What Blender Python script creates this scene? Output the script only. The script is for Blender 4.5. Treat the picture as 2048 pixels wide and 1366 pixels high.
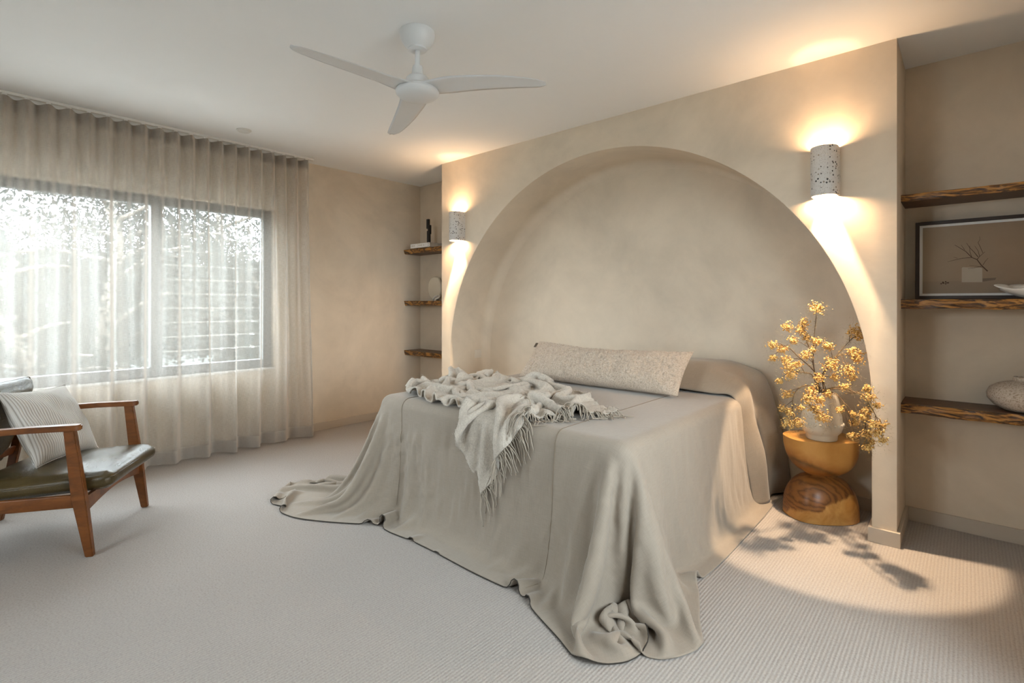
import bpy, bmesh, math, random
import numpy as np
from mathutils import Vector, Matrix, noise, kdtree

random.seed(7)
np.random.seed(7)
S = bpy.context.scene
for o in list(bpy.data.objects):
    bpy.data.objects.remove(o)

# ------------------------------------------------------------------ camera
YAW = math.radians(41.728)
CAM_H = 1.294
cd = bpy.data.cameras.new('camera')
cam = bpy.data.objects.new('camera', cd)
S.collection.objects.link(cam)
cam.location = (0, 0, CAM_H)
cam.rotation_euler = (math.pi / 2, 0, YAW)
cd.sensor_width = 36.0
cd.lens = 1021.63 / 2048 * 36.0
cd.shift_y = -76.44 / 2048
cd.clip_start = 0.05
cd.clip_end = 200
S.camera = cam

# ------------------------------------------------------------------ world / exposure
SKY = 24.5
w = bpy.data.worlds.new('world')
S.world = w
w.use_nodes = True
bg = w.node_tree.nodes['Background']
bg.inputs[0].default_value = (0.87, 0.925, 1.0, 1)
bg.inputs[1].default_value = SKY
S.view_settings.view_transform = 'Standard'
S.view_settings.look = 'None'
S.view_settings.gamma = 1.0
S.view_settings.use_curve_mapping = False
S.view_settings.exposure = 0.12
S.cycles.max_bounces = 8
S.cycles.diffuse_bounces = 5
S.cycles.transparent_max_bounces = 16
S.cycles.sample_clamp_indirect = 6.0
S.cycles.caustics_reflective = False
S.cycles.caustics_refractive = False
LAMP_UP = 14.0
LAMP_DOWN = 30.0
SPOT_W = 320.0
LAMP_COL = (1.0, 0.64, 0.35)
SPOT_COL = (1.0, 0.74, 0.49)

# portals: they only help the sampler find the window openings, they add no light
def portal(name, loc, rot, sx, sy):
    l = bpy.data.lights.new(name, 'AREA')
    l.shape = 'RECTANGLE'
    l.size = sx
    l.size_y = sy
    l.cycles.is_portal = True
    o = bpy.data.objects.new(name, l)
    o.location = loc
    o.rotation_euler = rot
    S.collection.objects.link(o)

# ------------------------------------------------------------------ room numbers (metres, camera over the origin)
H = 2.70
XL, XR = -4.932, 0.95
XNR, YNR = 0.45, 2.25               # block that closes the right niche
YW, YB = 3.381, 3.866
YREAR = -2.2
XPL, XPR = -3.966, -0.28           # the arch block
ARC_X, ARC_Z, ARC_R = -2.115, 0.742, 1.725
WIN_Y0, WIN_Y1, WIN_Z0, WIN_Z1 = -0.40, 2.12, 0.69, 2.18
DOOR_Y0, DOOR_Y1, DOOR_Z0, DOOR_Z1 = 0.78, 2.18, 0.92, 2.12
portal('portal_window', (XL - 0.2, (WIN_Y0 + WIN_Y1) / 2, (WIN_Z0 + WIN_Z1) / 2), (0, -math.pi / 2, 0), WIN_Z1 - WIN_Z0, WIN_Y1 - WIN_Y0)
RW_X0, RW_X1, RW_Z0, RW_Z1 = -2.7, -1.6, 1.45, 2.40
portal("portal_rear", ((RW_X0 + RW_X1) / 2, YREAR - 0.2, (RW_Z0 + RW_Z1) / 2), (math.pi / 2, 0, 0), RW_X1 - RW_X0, RW_Z1 - RW_Z0)
portal("portal_right", (XR + 0.2, (DOOR_Y0 + DOOR_Y1) / 2, (DOOR_Z0 + DOOR_Z1) / 2), (0, math.pi / 2, 0), DOOR_Z1 - DOOR_Z0, DOOR_Y1 - DOOR_Y0)

# ------------------------------------------------------------------ helpers
COL = S.collection

def link(o):
    COL.objects.link(o)
    return o

def thing(name, label, cat, loc=(0, 0, 0), rz=0.0, group=None):
    o = bpy.data.objects.new(name, None)
    o.empty_display_size = 0.1
    o.location = loc
    o.rotation_euler = (0, 0, rz)
    link(o)
    tag(o, label, cat, group)
    return o

def tag(o, label=None, cat=None, group=None, kind=None):
    if label: o['label'] = label
    if cat: o['category'] = cat
    if group: o['group'] = group
    if kind: o['kind'] = kind
    return o

def obj(name, bm, mat, parent=None, smooth=True, auto=None):
    me = bpy.data.meshes.new(name)
    if isinstance(bm, bmesh.types.BMesh):
        bm.normal_update()
        bm.to_mesh(me)
        bm.free()
    else:
        me.from_pydata(*bm)
        me.validate()
    if isinstance(mat, (list, tuple)):
        for m in mat: me.materials.append(m)
    else:
        me.materials.append(mat)
    if smooth:
        me.shade_smooth()
        if auto:
            me.set_sharp_from_angle(angle=math.radians(auto))
    o = bpy.data.objects.new(name, me)
    link(o)
    if parent: o.parent = parent
    return o

def struct(name, bm, mat, smooth=False, auto=None, parent=None):
    o = obj(name, bm, mat, parent, smooth, auto)
    if parent is None: o['kind'] = 'structure'
    return o

def box(bm, c, s, bevel=0.0, seg=2, rot=None):
    m = Matrix.Translation(Vector(c))
    if rot is not None: m = m @ rot
    m = m @ Matrix.Diagonal((s[0], s[1], s[2], 1))
    r = bmesh.ops.create_cube(bm, size=1.0, matrix=m)
    if bevel > 0:
        vs = r['verts']
        es = list({e for v in vs for e in v.link_edges})
        bmesh.ops.bevel(bm, geom=es, offset=bevel, segments=seg, affect='EDGES', profile=0.5)
    return bm

def boxb(x0, x1, y0, y1, z0, z1, bevel=0.0, bm=None, seg=2):
    bm = bm or bmesh.new()
    return box(bm, ((x0 + x1) / 2, (y0 + y1) / 2, (z0 + z1) / 2), (abs(x1 - x0), abs(y1 - y0), abs(z1 - z0)), bevel, seg)

def lathe(prof, n=48, bm=None, sx=1.0, sy=1.0, cap0=True, cap1=True, c=(0, 0, 0)):
    bm = bm or bmesh.new()
    rings = []
    for r, z in prof:
        rings.append([bm.verts.new((c[0] + r * sx * math.cos(2 * math.pi * k / n), c[1] + r * sy * math.sin(2 * math.pi * k / n), c[2] + z)) for k in range(n)])
    for a, b in zip(rings, rings[1:]):
        for k in range(n):
            bm.faces.new((a[k], a[(k + 1) % n], b[(k + 1) % n], b[k]))
    if cap0: bm.faces.new(rings[0][::-1])
    if cap1: bm.faces.new(rings[-1])
    return bm

def tube(pts, rad, n=6, bm=None, cap=True):
    bm = bm or bmesh.new()
    pts = [Vector(p) for p in pts]
    rads = rad if isinstance(rad, (list, tuple)) else [rad] * len(pts)
    up = Vector((0.13, 0.31, 0.94))
    rings = []
    for i, p in enumerate(pts):
        t = (pts[min(i + 1, len(pts) - 1)] - pts[max(i - 1, 0)])
        if t.length < 1e-9: t = Vector((0, 0, 1))
        t.normalize()
        a = t.cross(up)
        if a.length < 1e-3: a = t.cross(Vector((1, 0, 0)))
        a.normalize()
        b = t.cross(a)
        rings.append([bm.verts.new(p + (a * math.cos(2 * math.pi * k / n) + b * math.sin(2 * math.pi * k / n)) * rads[i]) for k in range(n)])
    for a, b in zip(rings, rings[1:]):
        for k in range(n):
            bm.faces.new((a[k], a[(k + 1) % n], b[(k + 1) % n], b[k]))
    if cap:
        bm.faces.new(rings[0][::-1])
        bm.faces.new(rings[-1])
    return bm

def spline(pts, n):
    """Catmull-Rom through pts, n samples per span"""
    P = [Vector(p) for p in pts]
    P = [P[0] * 2 - P[1]] + P + [P[-1] * 2 - P[-2]]
    out = []
    for i in range(1, len(P) - 2):
        for k in range(n):
            t = k / n
            a, b, c, d = P[i - 1], P[i], P[i + 1], P[i + 2]
            out.append(0.5 * ((2 * b) + (c - a) * t + (2 * a - 5 * b + 4 * c - d) * t * t + (3 * b - a - 3 * c + d) * t ** 3))
    out.append(P[-2].copy())
    return out

def prism(poly, axis, a0, a1, bm=None):
    """extrude a 2-D polygon along axis ('x','y','z') from a0 to a1"""
    bm = bm or bmesh.new()
    def mk(p, a):
        if axis == 'x': return (a, p[0], p[1])
        if axis == 'y': return (p[0], a, p[1])
        return (p[0], p[1], a)
    A = [bm.verts.new(mk(p, a0)) for p in poly]
    B = [bm.verts.new(mk(p, a1)) for p in poly]
    n = len(poly)
    fs = [bm.faces.new(A), bm.faces.new(B[::-1])]
    for k in range(n):
        fs.append(bm.faces.new((A[k], B[k], B[(k + 1) % n], A[(k + 1) % n])))
    bmesh.ops.recalc_face_normals(bm, faces=fs)
    return bm

def grid_mesh(P, closed_u=False):
    """P: array (n,m,3) -> verts, [], faces"""
    n, m = P.shape[:2]
    v = P.reshape(-1, 3).tolist()
    f = []
    for i in range(n - 1):
        for j in range(m - 1):
            f.append((i * m + j, (i + 1) * m + j, (i + 1) * m + j + 1, i * m + j + 1))
    return v, [], f

def set_uv(o, uvs):
    """per-vertex uv"""
    me = o.data
    l = me.uv_layers.new(name='UVMap')
    idx = np.empty(len(me.loops), dtype=np.int32)
    me.loops.foreach_get('vertex_index', idx)
    l.data.foreach_set('uv', np.asarray(uvs, dtype=np.float32)[idx].ravel())

# ------------------------------------------------------------------ materials
class NT:
    def __init__(s, name):
        s.m = bpy.data.materials.new(name)
        s.m.use_nodes = True
        s.t = s.m.node_tree
        s.b = s.t.nodes['Principled BSDF']
        s.out = s.t.nodes['Material Output']
    def n(s, typ, **kw):
        x = s.t.nodes.new(typ)
        for k, v in kw.items():
            if k[0] == 'i':
                key = k[1:]
                x.inputs[int(key) if key.isdigit() else key.replace('_', ' ')].default_value = v
            else:
                setattr(x, k, v)
        return x
    def l(s, a, b):
        s.t.links.new(a, b)
    def coord(s, kind='Object', scale=(1, 1, 1), rot=(0, 0, 0), loc=(0, 0, 0)):
        c = s.n('ShaderNodeTexCoord')
        mp = s.n('ShaderNodeMapping')
        mp.inputs['Scale'].default_value = scale
        mp.inputs['Rotation'].default_value = rot
        mp.inputs['Location'].default_value = loc
        s.l(c.outputs[kind], mp.inputs[0])
        return mp.outputs[0]
    def noise(s, v, scale, detail=4, rough=0.55, dist=0.0):
        x = s.n('ShaderNodeTexNoise')
        x.inputs['Scale'].default_value = scale
        x.inputs['Detail'].default_value = detail
        x.inputs['Roughness'].default_value = rough
        x.inputs['Distortion'].default_value = dist
        s.l(v, x.inputs['Vector'])
        return x.outputs['Fac']
    def ramp(s, f, stops):
        x = s.n('ShaderNodeValToRGB')
        e = x.color_ramp.elements
        while len(e) < len(stops): e.new(0.5)
        for k, (p, c) in enumerate(stops):
            e[k].position = p
            e[k].color = (c[0], c[1], c[2], 1) if len(c) == 3 else c
        s.l(f, x.inputs[0])
        return x.outputs[0]
    def mix(s, f, a, b, mode='MIX'):
        x = s.n('ShaderNodeMix', data_type='RGBA', blend_type=mode)
        if isinstance(f, (int, float)): x.inputs[0].default_value = f
        else: s.l(f, x.inputs[0])
        for k, v in ((6, a), (7, b)):
            if isinstance(v, (tuple, list)): x.inputs[k].default_value = (v[0], v[1], v[2], 1)
            else: s.l(v, x.inputs[k])
        return x.outputs[2]
    def math(s, op, a, b=None):
        x = s.n('ShaderNodeMath', operation=op)
        for k, v in ((0, a), (1, b)):
            if v is None: continue
            if isinstance(v, (int, float)): x.inputs[k].default_value = v
            else: s.l(v, x.inputs[k])
        return x.outputs[0]
    def bump(s, h, strength=0.3, dist=0.01):
        x = s.n('ShaderNodeBump')
        x.inputs['Strength'].default_value = strength
        x.inputs['Distance'].default_value = dist
        s.l(h, x.inputs['Height'])
        s.l(x.outputs[0], s.b.inputs['Normal'])
    def base(s, c):
        if isinstance(c, (tuple, list)): s.b.inputs['Base Color'].default_value = (c[0], c[1], c[2], 1)
        else: s.l(c, s.b.inputs['Base Color'])
    def rough(s, r):
        s.b.inputs['Roughness'].default_value = r

def plain(name, col, rough=0.5, metal=0.0, bump=None, var=0.06):
    t = NT(name)
    v = t.coord()
    f = t.noise(v, 9.0, 3)
    t.base(t.mix(f, tuple(c * (1 - var) for c in col), tuple(min(1, c * (1 + var)) for c in col)))
    t.rough(rough)
    t.b.inputs['Metallic'].default_value = metal
    if bump:
        t.bump(t.noise(v, bump[0], 3), bump[1], bump[2])
    return t.m

def plaster(name, col, var=0.19):
    t = NT(name)
    v = t.coord()
    big = t.noise(v, 1.15, 6, 0.62, 0.6)
    mid = t.noise(v, 4.2, 6, 0.65, 0.9)
    lo = tuple(c * (1 - var) for c in col)
    hi = tuple(min(1, c * (1 + var * 0.8)) for c in col)
    c1 = t.ramp(big, [(0.33, lo), (0.5, col), (0.68, hi)])
    c2 = t.ramp(mid, [(0.35, tuple(c * 0.93 for c in col)), (0.65, tuple(min(1, c * 1.05) for c in col))])
    t.base(t.mix(0.4, c1, c2))
    t.rough(0.82)
    t.bump(mid, 0.12, 0.01)
    return t.m

M = {}
M['plaster'] = plaster('plaster', (0.66, 0.56, 0.44))
M['plaster_smooth'] = plaster('plaster_smooth', (0.70, 0.635, 0.55), 0.05)
M['ceiling'] = plain('ceiling_paint', (0.90, 0.90, 0.90), 0.9, var=0.01)
M['skirting'] = plain('skirting_paint', (0.52, 0.45, 0.37), 0.5, var=0.02)
M['white_metal'] = plain('white_metal', (0.74, 0.75, 0.76), 0.4, var=0.01)
M['white_plastic'] = plain('white_plastic', (0.72, 0.70, 0.66), 0.45, var=0.02)
M['track_white'] = plain('track_white', (0.75, 0.72, 0.68), 0.45, var=0.02)
M['frame_metal'] = plain('window_frame_metal', (0.075, 0.078, 0.080), 0.5, 0.0, var=0.05)
M['socket'] = plain('warm_white_plastic', (0.70, 0.63, 0.54), 0.45, var=0.02)
M['black'] = plain('black_paint', (0.012, 0.011, 0.010), 0.55)
M['dark_frame'] = plain('dark_stained_frame', (0.030, 0.016, 0.010), 0.45, var=0.2)
M['ceramic'] = plain('cream_ceramic', (0.62, 0.55, 0.44), 0.35, bump=(14, 0.1, 0.004))
M['white_ceramic'] = plain('white_ceramic', (0.72, 0.68, 0.62), 0.45, bump=(18, 0.15, 0.004))
M['paper'] = plain('paper_mat', (0.80, 0.79, 0.77), 0.8, var=0.01)
M['seam'] = plain('seam_thread', (0.23, 0.18, 0.13), 0.9)
M['dark_hem'] = plain('dark_overlock_thread', (0.035, 0.028, 0.022), 0.9)

def carpet():
    t = NT('ribbed_carpet')
    v = t.coord()
    wv = t.n('ShaderNodeTexWave', wave_type='BANDS', bands_direction='X', wave_profile='SIN')
    wv.inputs['Scale'].default_value = 2 * math.pi / 20 / 0.0135
    wv.inputs['Distortion'].default_value = 0.9
    wv.inputs['Detail'].default_value = 2
    wv.inputs['Detail Scale'].default_value = 6.0
    t.l(v, wv.inputs['Vector'])
    loops = t.noise(t.coord(scale=(1, 0.55, 1)), 190, 2, 0.6)
    fleck = t.noise(v, 120, 2, 0.7)
    big = t.noise(v, 1.6, 4)
    c = t.ramp(fleck, [(0.30, (0.229, 0.202, 0.180)), (0.47, (0.378, 0.348, 0.322)), (0.68, (0.466, 0.431, 0.405))])
    c = t.mix(0.42, c, t.ramp(wv.outputs['Fac'], [(0.0, (0.299, 0.268, 0.242)), (0.45, (0.414, 0.378, 0.348)), (1.0, (0.440, 0.405, 0.374))]))
    c = t.mix(0.25, c, t.ramp(big, [(0.3, (0.361, 0.326, 0.299)), (0.7, (0.431, 0.397, 0.370))]))
    t.base(c)
    t.rough(0.95)
    h = t.math('ADD', t.math('MULTIPLY', wv.outputs['Fac'], 0.75), t.math('MULTIPLY', loops, 0.5))
    t.bump(h, 0.40, 0.004)
    return t.m
M['carpet'] = carpet()

def linen(name, col, amp=0.10):
    t = NT(name)
    va = t.coord('UV', (420, 18, 1))
    vb = t.coord('UV', (18, 420, 1))
    vc = t.coord('UV', (1, 1, 1))
    a = t.noise(va, 1.0, 2)
    b = t.noise(vb, 1.0, 2)
    f = t.math('MULTIPLY', t.math('ADD', a, b), 0.5)
    big = t.noise(vc, 3.0, 5, 0.6)
    lo = tuple(c * (1 - amp * 2.2) for c in col)
    hi = tuple(min(1, c * (1 + amp * 1.6)) for c in col)
    c = t.ramp(f, [(0.32, lo), (0.5, col), (0.68, hi)])
    c = t.mix(0.25, c, t.ramp(big, [(0.3, lo), (0.7, hi)]))
    t.base(c)
    t.rough(0.85)
    t.b.inputs['Sheen Weight'].default_value = 0.25
    t.b.inputs['Sheen Roughness'].default_value = 0.5
    cr = t.noise(t.coord('UV', (1, 1, 1)), 26.0, 4, 0.6, 0.5)
    h = t.math('ADD', t.math('MULTIPLY', f, 0.35), t.math('MULTIPLY', cr, 0.45))
    t.bump(h, 0.35, 0.006)
    return t.m
M['linen'] = linen('stonewashed_linen', (0.305, 0.257, 0.205), 0.07)
M['linen_head'] = linen('stonewashed_linen_fold', (0.304, 0.253, 0.198), 0.07)

def boucle(name, c0, c1, c2, sc=160, kind='Object', bs=0.7, bd=0.006):
    t = NT(name)
    v = t.coord(kind)
    f = t.noise(v, sc, 3, 0.65, 0.5)
    g = t.noise(v, sc * 0.18, 3)
    c = t.ramp(f, [(0.3, c0), (0.5, c1), (0.68, c2)])
    c = t.mix(0.3, c, t.ramp(g, [(0.35, c1), (0.7, c2)]))
    t.base(c)
    t.rough(0.95)
    t.b.inputs['Sheen Weight'].default_value = 0.3
    t.bump(f, bs, bd)
    return t.m
M['boucle'] = boucle('boucle_wool', (0.26, 0.20, 0.145), (0.50, 0.41, 0.32), (0.62, 0.52, 0.425), 110)
M['throw'] = boucle('throw_wool', (0.36, 0.315, 0.255), (0.52, 0.465, 0.395), (0.63, 0.575, 0.505), 150)
M['fringe'] = plain('fringe_wool', (0.36, 0.31, 0.25), 0.95, var=0.2)

def curtain_mat(name='sheer_linen', dens=0.41, col=(0.645, 0.60, 0.55)):
    t = NT(name)
    v = t.coord('UV', (26, 700, 1))
    v2 = t.coord('UV', (700, 26, 1))
    a = t.noise(v, 1, 2)
    b = t.noise(v2, 1, 2)
    slub = t.math('ADD', t.math('MULTIPLY', a, 0.5), t.math('MULTIPLY', b, 0.5))
    # thread cover seen at an angle: gaps close as 1/cos
    geo = t.n('ShaderNodeNewGeometry')
    dot = t.n('ShaderNodeVectorMath', operation='DOT_PRODUCT')
    t.l(geo.outputs['Incoming'], dot.inputs[0])
    t.l(geo.outputs['Normal'], dot.inputs[1])
    cosv = t.math('MAXIMUM', t.math('ABSOLUTE', dot.outputs['Value']), 0.12)
    open0 = t.math('SUBTRACT', 1.0 - dens + 0.5 * 0.5, t.math('MULTIPLY', slub, 0.5))
    open0 = t.math('MAXIMUM', open0, 0.02)
    trans = t.math('POWER', open0, t.math('DIVIDE', 1.0, cosv))
    c = t.mix(slub, tuple(x * 0.92 for x in col), tuple(min(1, x * 1.08) for x in col))
    dif = t.n('ShaderNodeBsdfDiffuse')
    tr = t.n('ShaderNodeBsdfTranslucent')
    t.l(c, dif.inputs[0])
    t.l(c, tr.inputs[0])
    m1 = t.n('ShaderNodeMixShader')
    t.l(t.math('MULTIPLY', cosv, 0.46), m1.inputs[0])       # cloth seen edge-on passes less light
    t.l(dif.outputs[0], m1.inputs[1])
    t.l(tr.outputs[0], m1.inputs[2])
    tp = t.n('ShaderNodeBsdfTransparent')
    m2 = t.n('ShaderNodeMixShader')
    t.l(trans, m2.inputs[0])
    t.l(m1.outputs[0], m2.inputs[1])
    t.l(tp.outputs[0], m2.inputs[2])
    t.l(m2.outputs[0], t.out.inputs[0])
    return t.m
M['sheer'] = curtain_mat()
M['sheer_hem'] = curtain_mat('sheer_linen_double', 0.72, (0.56, 0.515, 0.465))
M['sheer_tape'] = curtain_mat('heading_tape', 0.93, (0.40, 0.33, 0.26))

def glass():
    t = NT('window_glass')
    tp = t.n('ShaderNodeBsdfTransparent')
    tp.inputs[0].default_value = (0.93, 0.96, 0.95, 1)
    gl = t.n('ShaderNodeBsdfGlossy')
    gl.inputs['Roughness'].default_value = 0.02
    fr = t.n('ShaderNodeFresnel')
    fr.inputs[0].default_value = 1.12
    m = t.n('ShaderNodeMixShader')
    t.l(fr.outputs[0], m.inputs[0])
    t.l(tp.outputs[0], m.inputs[1])
    t.l(gl.outputs[0], m.inputs[2])
    t.l(m.outputs[0], t.out.inputs[0])
    return t.m
M['glass'] = glass()

def wood(name, dark, mid, light, scale=(3, 3, 18), rough=0.4, dist=2.5, contrast=(0.35, 0.52, 0.68), bump=0.1, nsc=2.2):
    t = NT(name)
    v = t.coord('Object', scale)
    n1 = t.noise(v, nsc, 6, 0.6, dist)
    n2 = t.noise(t.coord('Object', tuple(x * 6 for x in scale)), 3, 4, 0.6)
    c = t.ramp(n1, [(contrast[0], dark), (contrast[1], mid), (contrast[2], light)])
    c = t.mix(0.18, c, t.ramp(n2, [(0.35, dark), (0.7, light)]))
    t.base(c)
    t.rough(rough)
    t.bump(n2, bump, 0.003)
    return t.m
M['teak'] = wood('oiled_teak', (0.085, 0.026, 0.005), (0.16, 0.050, 0.010), (0.22, 0.076, 0.016), (7, 2.0, 7), 0.38, 1.2, (0.3, 0.5, 0.7))
M['shelf_face'] = wood('live_edge_face', (0.014, 0.007, 0.004), (0.13, 0.052, 0.011), (0.46, 0.215, 0.045), (2.2, 7, 9), 0.42, 3.2, (0.42, 0.49, 0.58), 0.5)
M['shelf_top'] = wood('shelf_walnut', (0.075, 0.040, 0.020), (0.11, 0.060, 0.030), (0.15, 0.085, 0.045), (1.2, 9, 9), 0.5, 1.0, (0.3, 0.5, 0.7))

def stool_wood(name, k):
    """honey timber with a dark heartwood figure that crosses each block"""
    t = NT(name)
    v = t.coord('Object', (1, 1, 1))
    d = t.noise(v, 4.0, 4, 0.55, 0.8)
    if k == 0:      # upper: a dark streak low on the front, dropping to the right
        sep = t.n('ShaderNodeSeparateXYZ')
        t.l(v, sep.inputs[0])
        lin = t.math('ADD', t.math('MULTIPLY', sep.outputs[2], 1.0), t.math('MULTIPLY', sep.outputs[0], 0.42))
        lin = t.math('ADD', lin, t.math('MULTIPLY', d, 0.09))
        fac = t.ramp(lin, [(0.0, (0, 0, 0)), (1.0, (1, 1, 1))])
        c = t.ramp(lin, [(0.255, (0.34, 0.11, 0.016)), (0.300, (0.22, 0.065, 0.010)), (0.325, (0.025, 0.009, 0.003)), (0.345, (0.34, 0.13, 0.025)), (0.40, (0.50, 0.245, 0.06))])
        c = t.mix(0.25, c, t.ramp(t.noise(v, 7, 6, 0.6, 2.0), [(0.35, (0.40, 0.18, 0.035)), (0.65, (0.62, 0.34, 0.10))]))
    else:           # lower: heartwood rings in the upper left of the front
        sep = t.n('ShaderNodeSeparateXYZ')
        t.l(v, sep.inputs[0])
        d2 = t.noise(v, 9.0, 5, 0.6, 1.2)
        dx = t.math('DIVIDE', t.math('ADD', sep.outputs[0], 0.095), 1.7)
        dz = t.math('SUBTRACT', sep.outputs[2], 0.155)
        r = t.math('SQRT', t.math('ADD', t.math('MULTIPLY', dx, dx), t.math('MULTIPLY', dz, dz)))
        r = t.math('ADD', r, t.math('ADD', t.math('MULTIPLY', d, 0.10), t.math('MULTIPLY', d2, 0.035)))
        ring = t.math('POWER', t.math('ABSOLUTE', t.math('SINE', t.math('MULTIPLY', t.math('POWER', r, 1.3), 190.0))), 0.7)
        heart = t.mix(ring, (0.10, 0.036, 0.009), (0.25, 0.100, 0.024))
        lim = t.math('SUBTRACT', sep.outputs[2], t.math('MULTIPLY', sep.outputs[0], 0.40))
        lim = t.math('ADD', lim, t.math('MULTIPLY', t.math('SUBTRACT', d, 0.5), 0.16))
        hm = t.ramp(lim, [(0.118, (0, 0, 0)), (0.132, (1, 1, 1))])
        sap = t.ramp(t.noise(v, 6, 6, 0.6, 1.5), [(0.35, (0.42, 0.19, 0.04)), (0.65, (0.60, 0.33, 0.10))])
        c = t.mix(hm, sap, heart)
    t.base(c)
    t.rough(0.32)
    t.bump(t.noise(v, 30, 4), 0.05, 0.003)
    return t.m
M['stool_up'] = stool_wood('suar_timber_upper', 0)
M['stool_low'] = stool_wood('suar_timber_lower', 1)

def leather():
    t = NT('olive_leather')
    v = t.coord()
    n1 = t.noise(v, 5, 5, 0.6, 0.6)
    vor = t.n('ShaderNodeTexVoronoi', feature='DISTANCE_TO_EDGE')
    vor.inputs['Scale'].default_value = 190
    t.l(v, vor.inputs['Vector'])
    t.base(t.ramp(n1, [(0.3, (0.042, 0.029, 0.010)), (0.7, (0.080, 0.056, 0.022))]))
    t.rough(0.23)
    t.b.inputs['Specular IOR Level'].default_value = 0.42
    wr = t.noise(t.coord('Object', (3, 9, 3)), 5, 5, 0.6, 1.2)
    t.bump(t.math('ADD', t.math('MULTIPLY', vor.outputs[0], 0.5), t.math('MULTIPLY', wr, 0.8)), 0.25, 0.008)
    return t.m
M['leather'] = leather()

def ribbed():
    t = NT('ribbed_cotton')
    v = t.coord('UV')
    wv = t.n('ShaderNodeTexWave', wave_type='BANDS', bands_direction='X', wave_profile='SIN')
    wv.inputs['Scale'].default_value = 2 * math.pi / 20 / 0.0130
    t.l(v, wv.inputs['Vector'])
    f = t.noise(t.coord('UV', (200, 200, 1)), 3, 2)
    c = t.ramp(wv.outputs['Fac'], [(0.0, (0.30, 0.265, 0.225)), (0.22, (0.56, 0.525, 0.48)), (1.0, (0.64, 0.61, 0.57))])
    t.base(t.mix(0.12, c, t.ramp(f, [(0.3, (0.4, 0.37, 0.33)), (0.7, (0.66, 0.63, 0.6))])))
    t.rough(0.9)
    t.bump(wv.outputs['Fac'], 0.6, 0.004)
    return t.m
M['ribbed'] = ribbed()

def terrazzo():
    t = NT('terrazzo')
    v = t.coord()
    c = (0.60, 0.575, 0.545)
    vo = t.n('ShaderNodeTexVoronoi', feature='F1')
    vo.inputs['Scale'].default_value = 75
    t.l(v, vo.inputs['Vector'])
    sep = t.n('ShaderNodeSeparateColor')
    t.l(vo.outputs['Color'], sep.inputs[0])
    big = t.math('MULTIPLY', t.math('LESS_THAN', vo.outputs['Distance'], 0.38), t.math('GREATER_THAN', sep.outputs[0], 0.62))
    vo2 = t.n('ShaderNodeTexVoronoi', feature='F1')
    vo2.inputs['Scale'].default_value = 190
    t.l(v, vo2.inputs['Vector'])
    sep2 = t.n('ShaderNodeSeparateColor')
    t.l(vo2.outputs['Color'], sep2.inputs[0])
    sm = t.math('MULTIPLY', t.math('LESS_THAN', vo2.outputs['Distance'], 0.32), t.math('GREATER_THAN', sep2.outputs[1], 0.6))
    chip = t.ramp(sep.outputs[1], [(0.0, (0.015, 0.014, 0.013)), (0.6, (0.05, 0.045, 0.04)), (0.8, (0.30, 0.24, 0.18)), (1.0, (0.70, 0.66, 0.6))])
    cc = t.mix(big, c, chip)
    cc = t.mix(sm, cc, (0.36, 0.32, 0.28))
    t.base(cc)
    t.rough(0.6)
    t.bump(t.noise(v, 60, 3), 0.1, 0.002)
    return t.m
M['terrazzo'] = terrazzo()

def speckled(name, a, b, c):
    t = NT(name)
    v = t.coord()
    f = t.noise(v, 130, 2, 0.6)
    t.base(t.ramp(f, [(0.34, a), (0.46, b), (0.7, c)]))
    t.rough(0.85)
    t.bump(t.noise(v, 70, 4), 0.2, 0.003)
    return t.m
M['stoneware'] = speckled('speckled_stoneware', (0.28, 0.21, 0.15), (0.48, 0.40, 0.32), (0.55, 0.47, 0.39))

def emit(name, col, st):
    t = NT(name)
    t.b.inputs['Base Color'].default_value = (1, 1, 1, 1)
    t.b.inputs['Emission Color'].default_value = (*col, 1)
    t.b.inputs['Emission Strength'].default_value = st
    return t.m
M['bulb'] = emit('warm_bulb', (1.0, 0.72, 0.42), 18.0)

def foliage(name, a, b):
    t = NT(name)
    v = t.coord()
    c = t.ramp(t.noise(v, 1.7, 3), [(0.3, a), (0.7, b)])
    d = t.n('ShaderNodeBsdfDiffuse')
    tr = t.n('ShaderNodeBsdfTranslucent')
    t.l(c, d.inputs[0])
    t.l(c, tr.inputs[0])
    m = t.n('ShaderNodeMixShader')
    m.inputs[0].default_value = 0.4
    t.l(d.outputs[0], m.inputs[1])
    t.l(tr.outputs[0], m.inputs[2])
    t.l(m.outputs[0], t.out.inputs[0])
    return t.m
M['leaf_a'] = foliage('gum_leaves', (0.022, 0.025, 0.022), (0.043, 0.047, 0.044))
M['leaf_b'] = foliage('shrub_leaves', (0.025, 0.029, 0.025), (0.047, 0.052, 0.046))
M['leaf_far'] = foliage('hazed_distant_leaves', (0.037, 0.040, 0.040), (0.055, 0.059, 0.059))  # paler than the near leaves: distance haze mixed into the colour
M['bark'] = plain('bark', (0.17, 0.145, 0.12), 0.9, bump=(20, 0.5, 0.02), var=0.25)
M['grass'] = plain('dry_garden_ground', (0.027, 0.030, 0.025), 0.95, var=0.2)
M['bounce_terrace'] = plain('pale_bounce_paving', (0.62, 0.61, 0.58), 0.9, var=0.05)  # kept pale so the unseen slabs outside reflect daylight indoors
M['stem'] = plain('dried_stem', (0.10, 0.055, 0.025), 0.8, var=0.3)
M['needle'] = plain('dried_foliage', (0.22, 0.15, 0.055), 0.85, var=0.3)

def flowers():
    t = NT('dried_flowers')
    v = t.coord()
    c = t.ramp(t.noise(v, 170, 2), [(0.33, (0.26, 0.10, 0.018)), (0.45, (0.62, 0.34, 0.08)), (0.62, (0.80, 0.56, 0.22))])
    t.base(c)
    t.rough(0.85)
    return t.m
M['flower'] = flowers()

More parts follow.
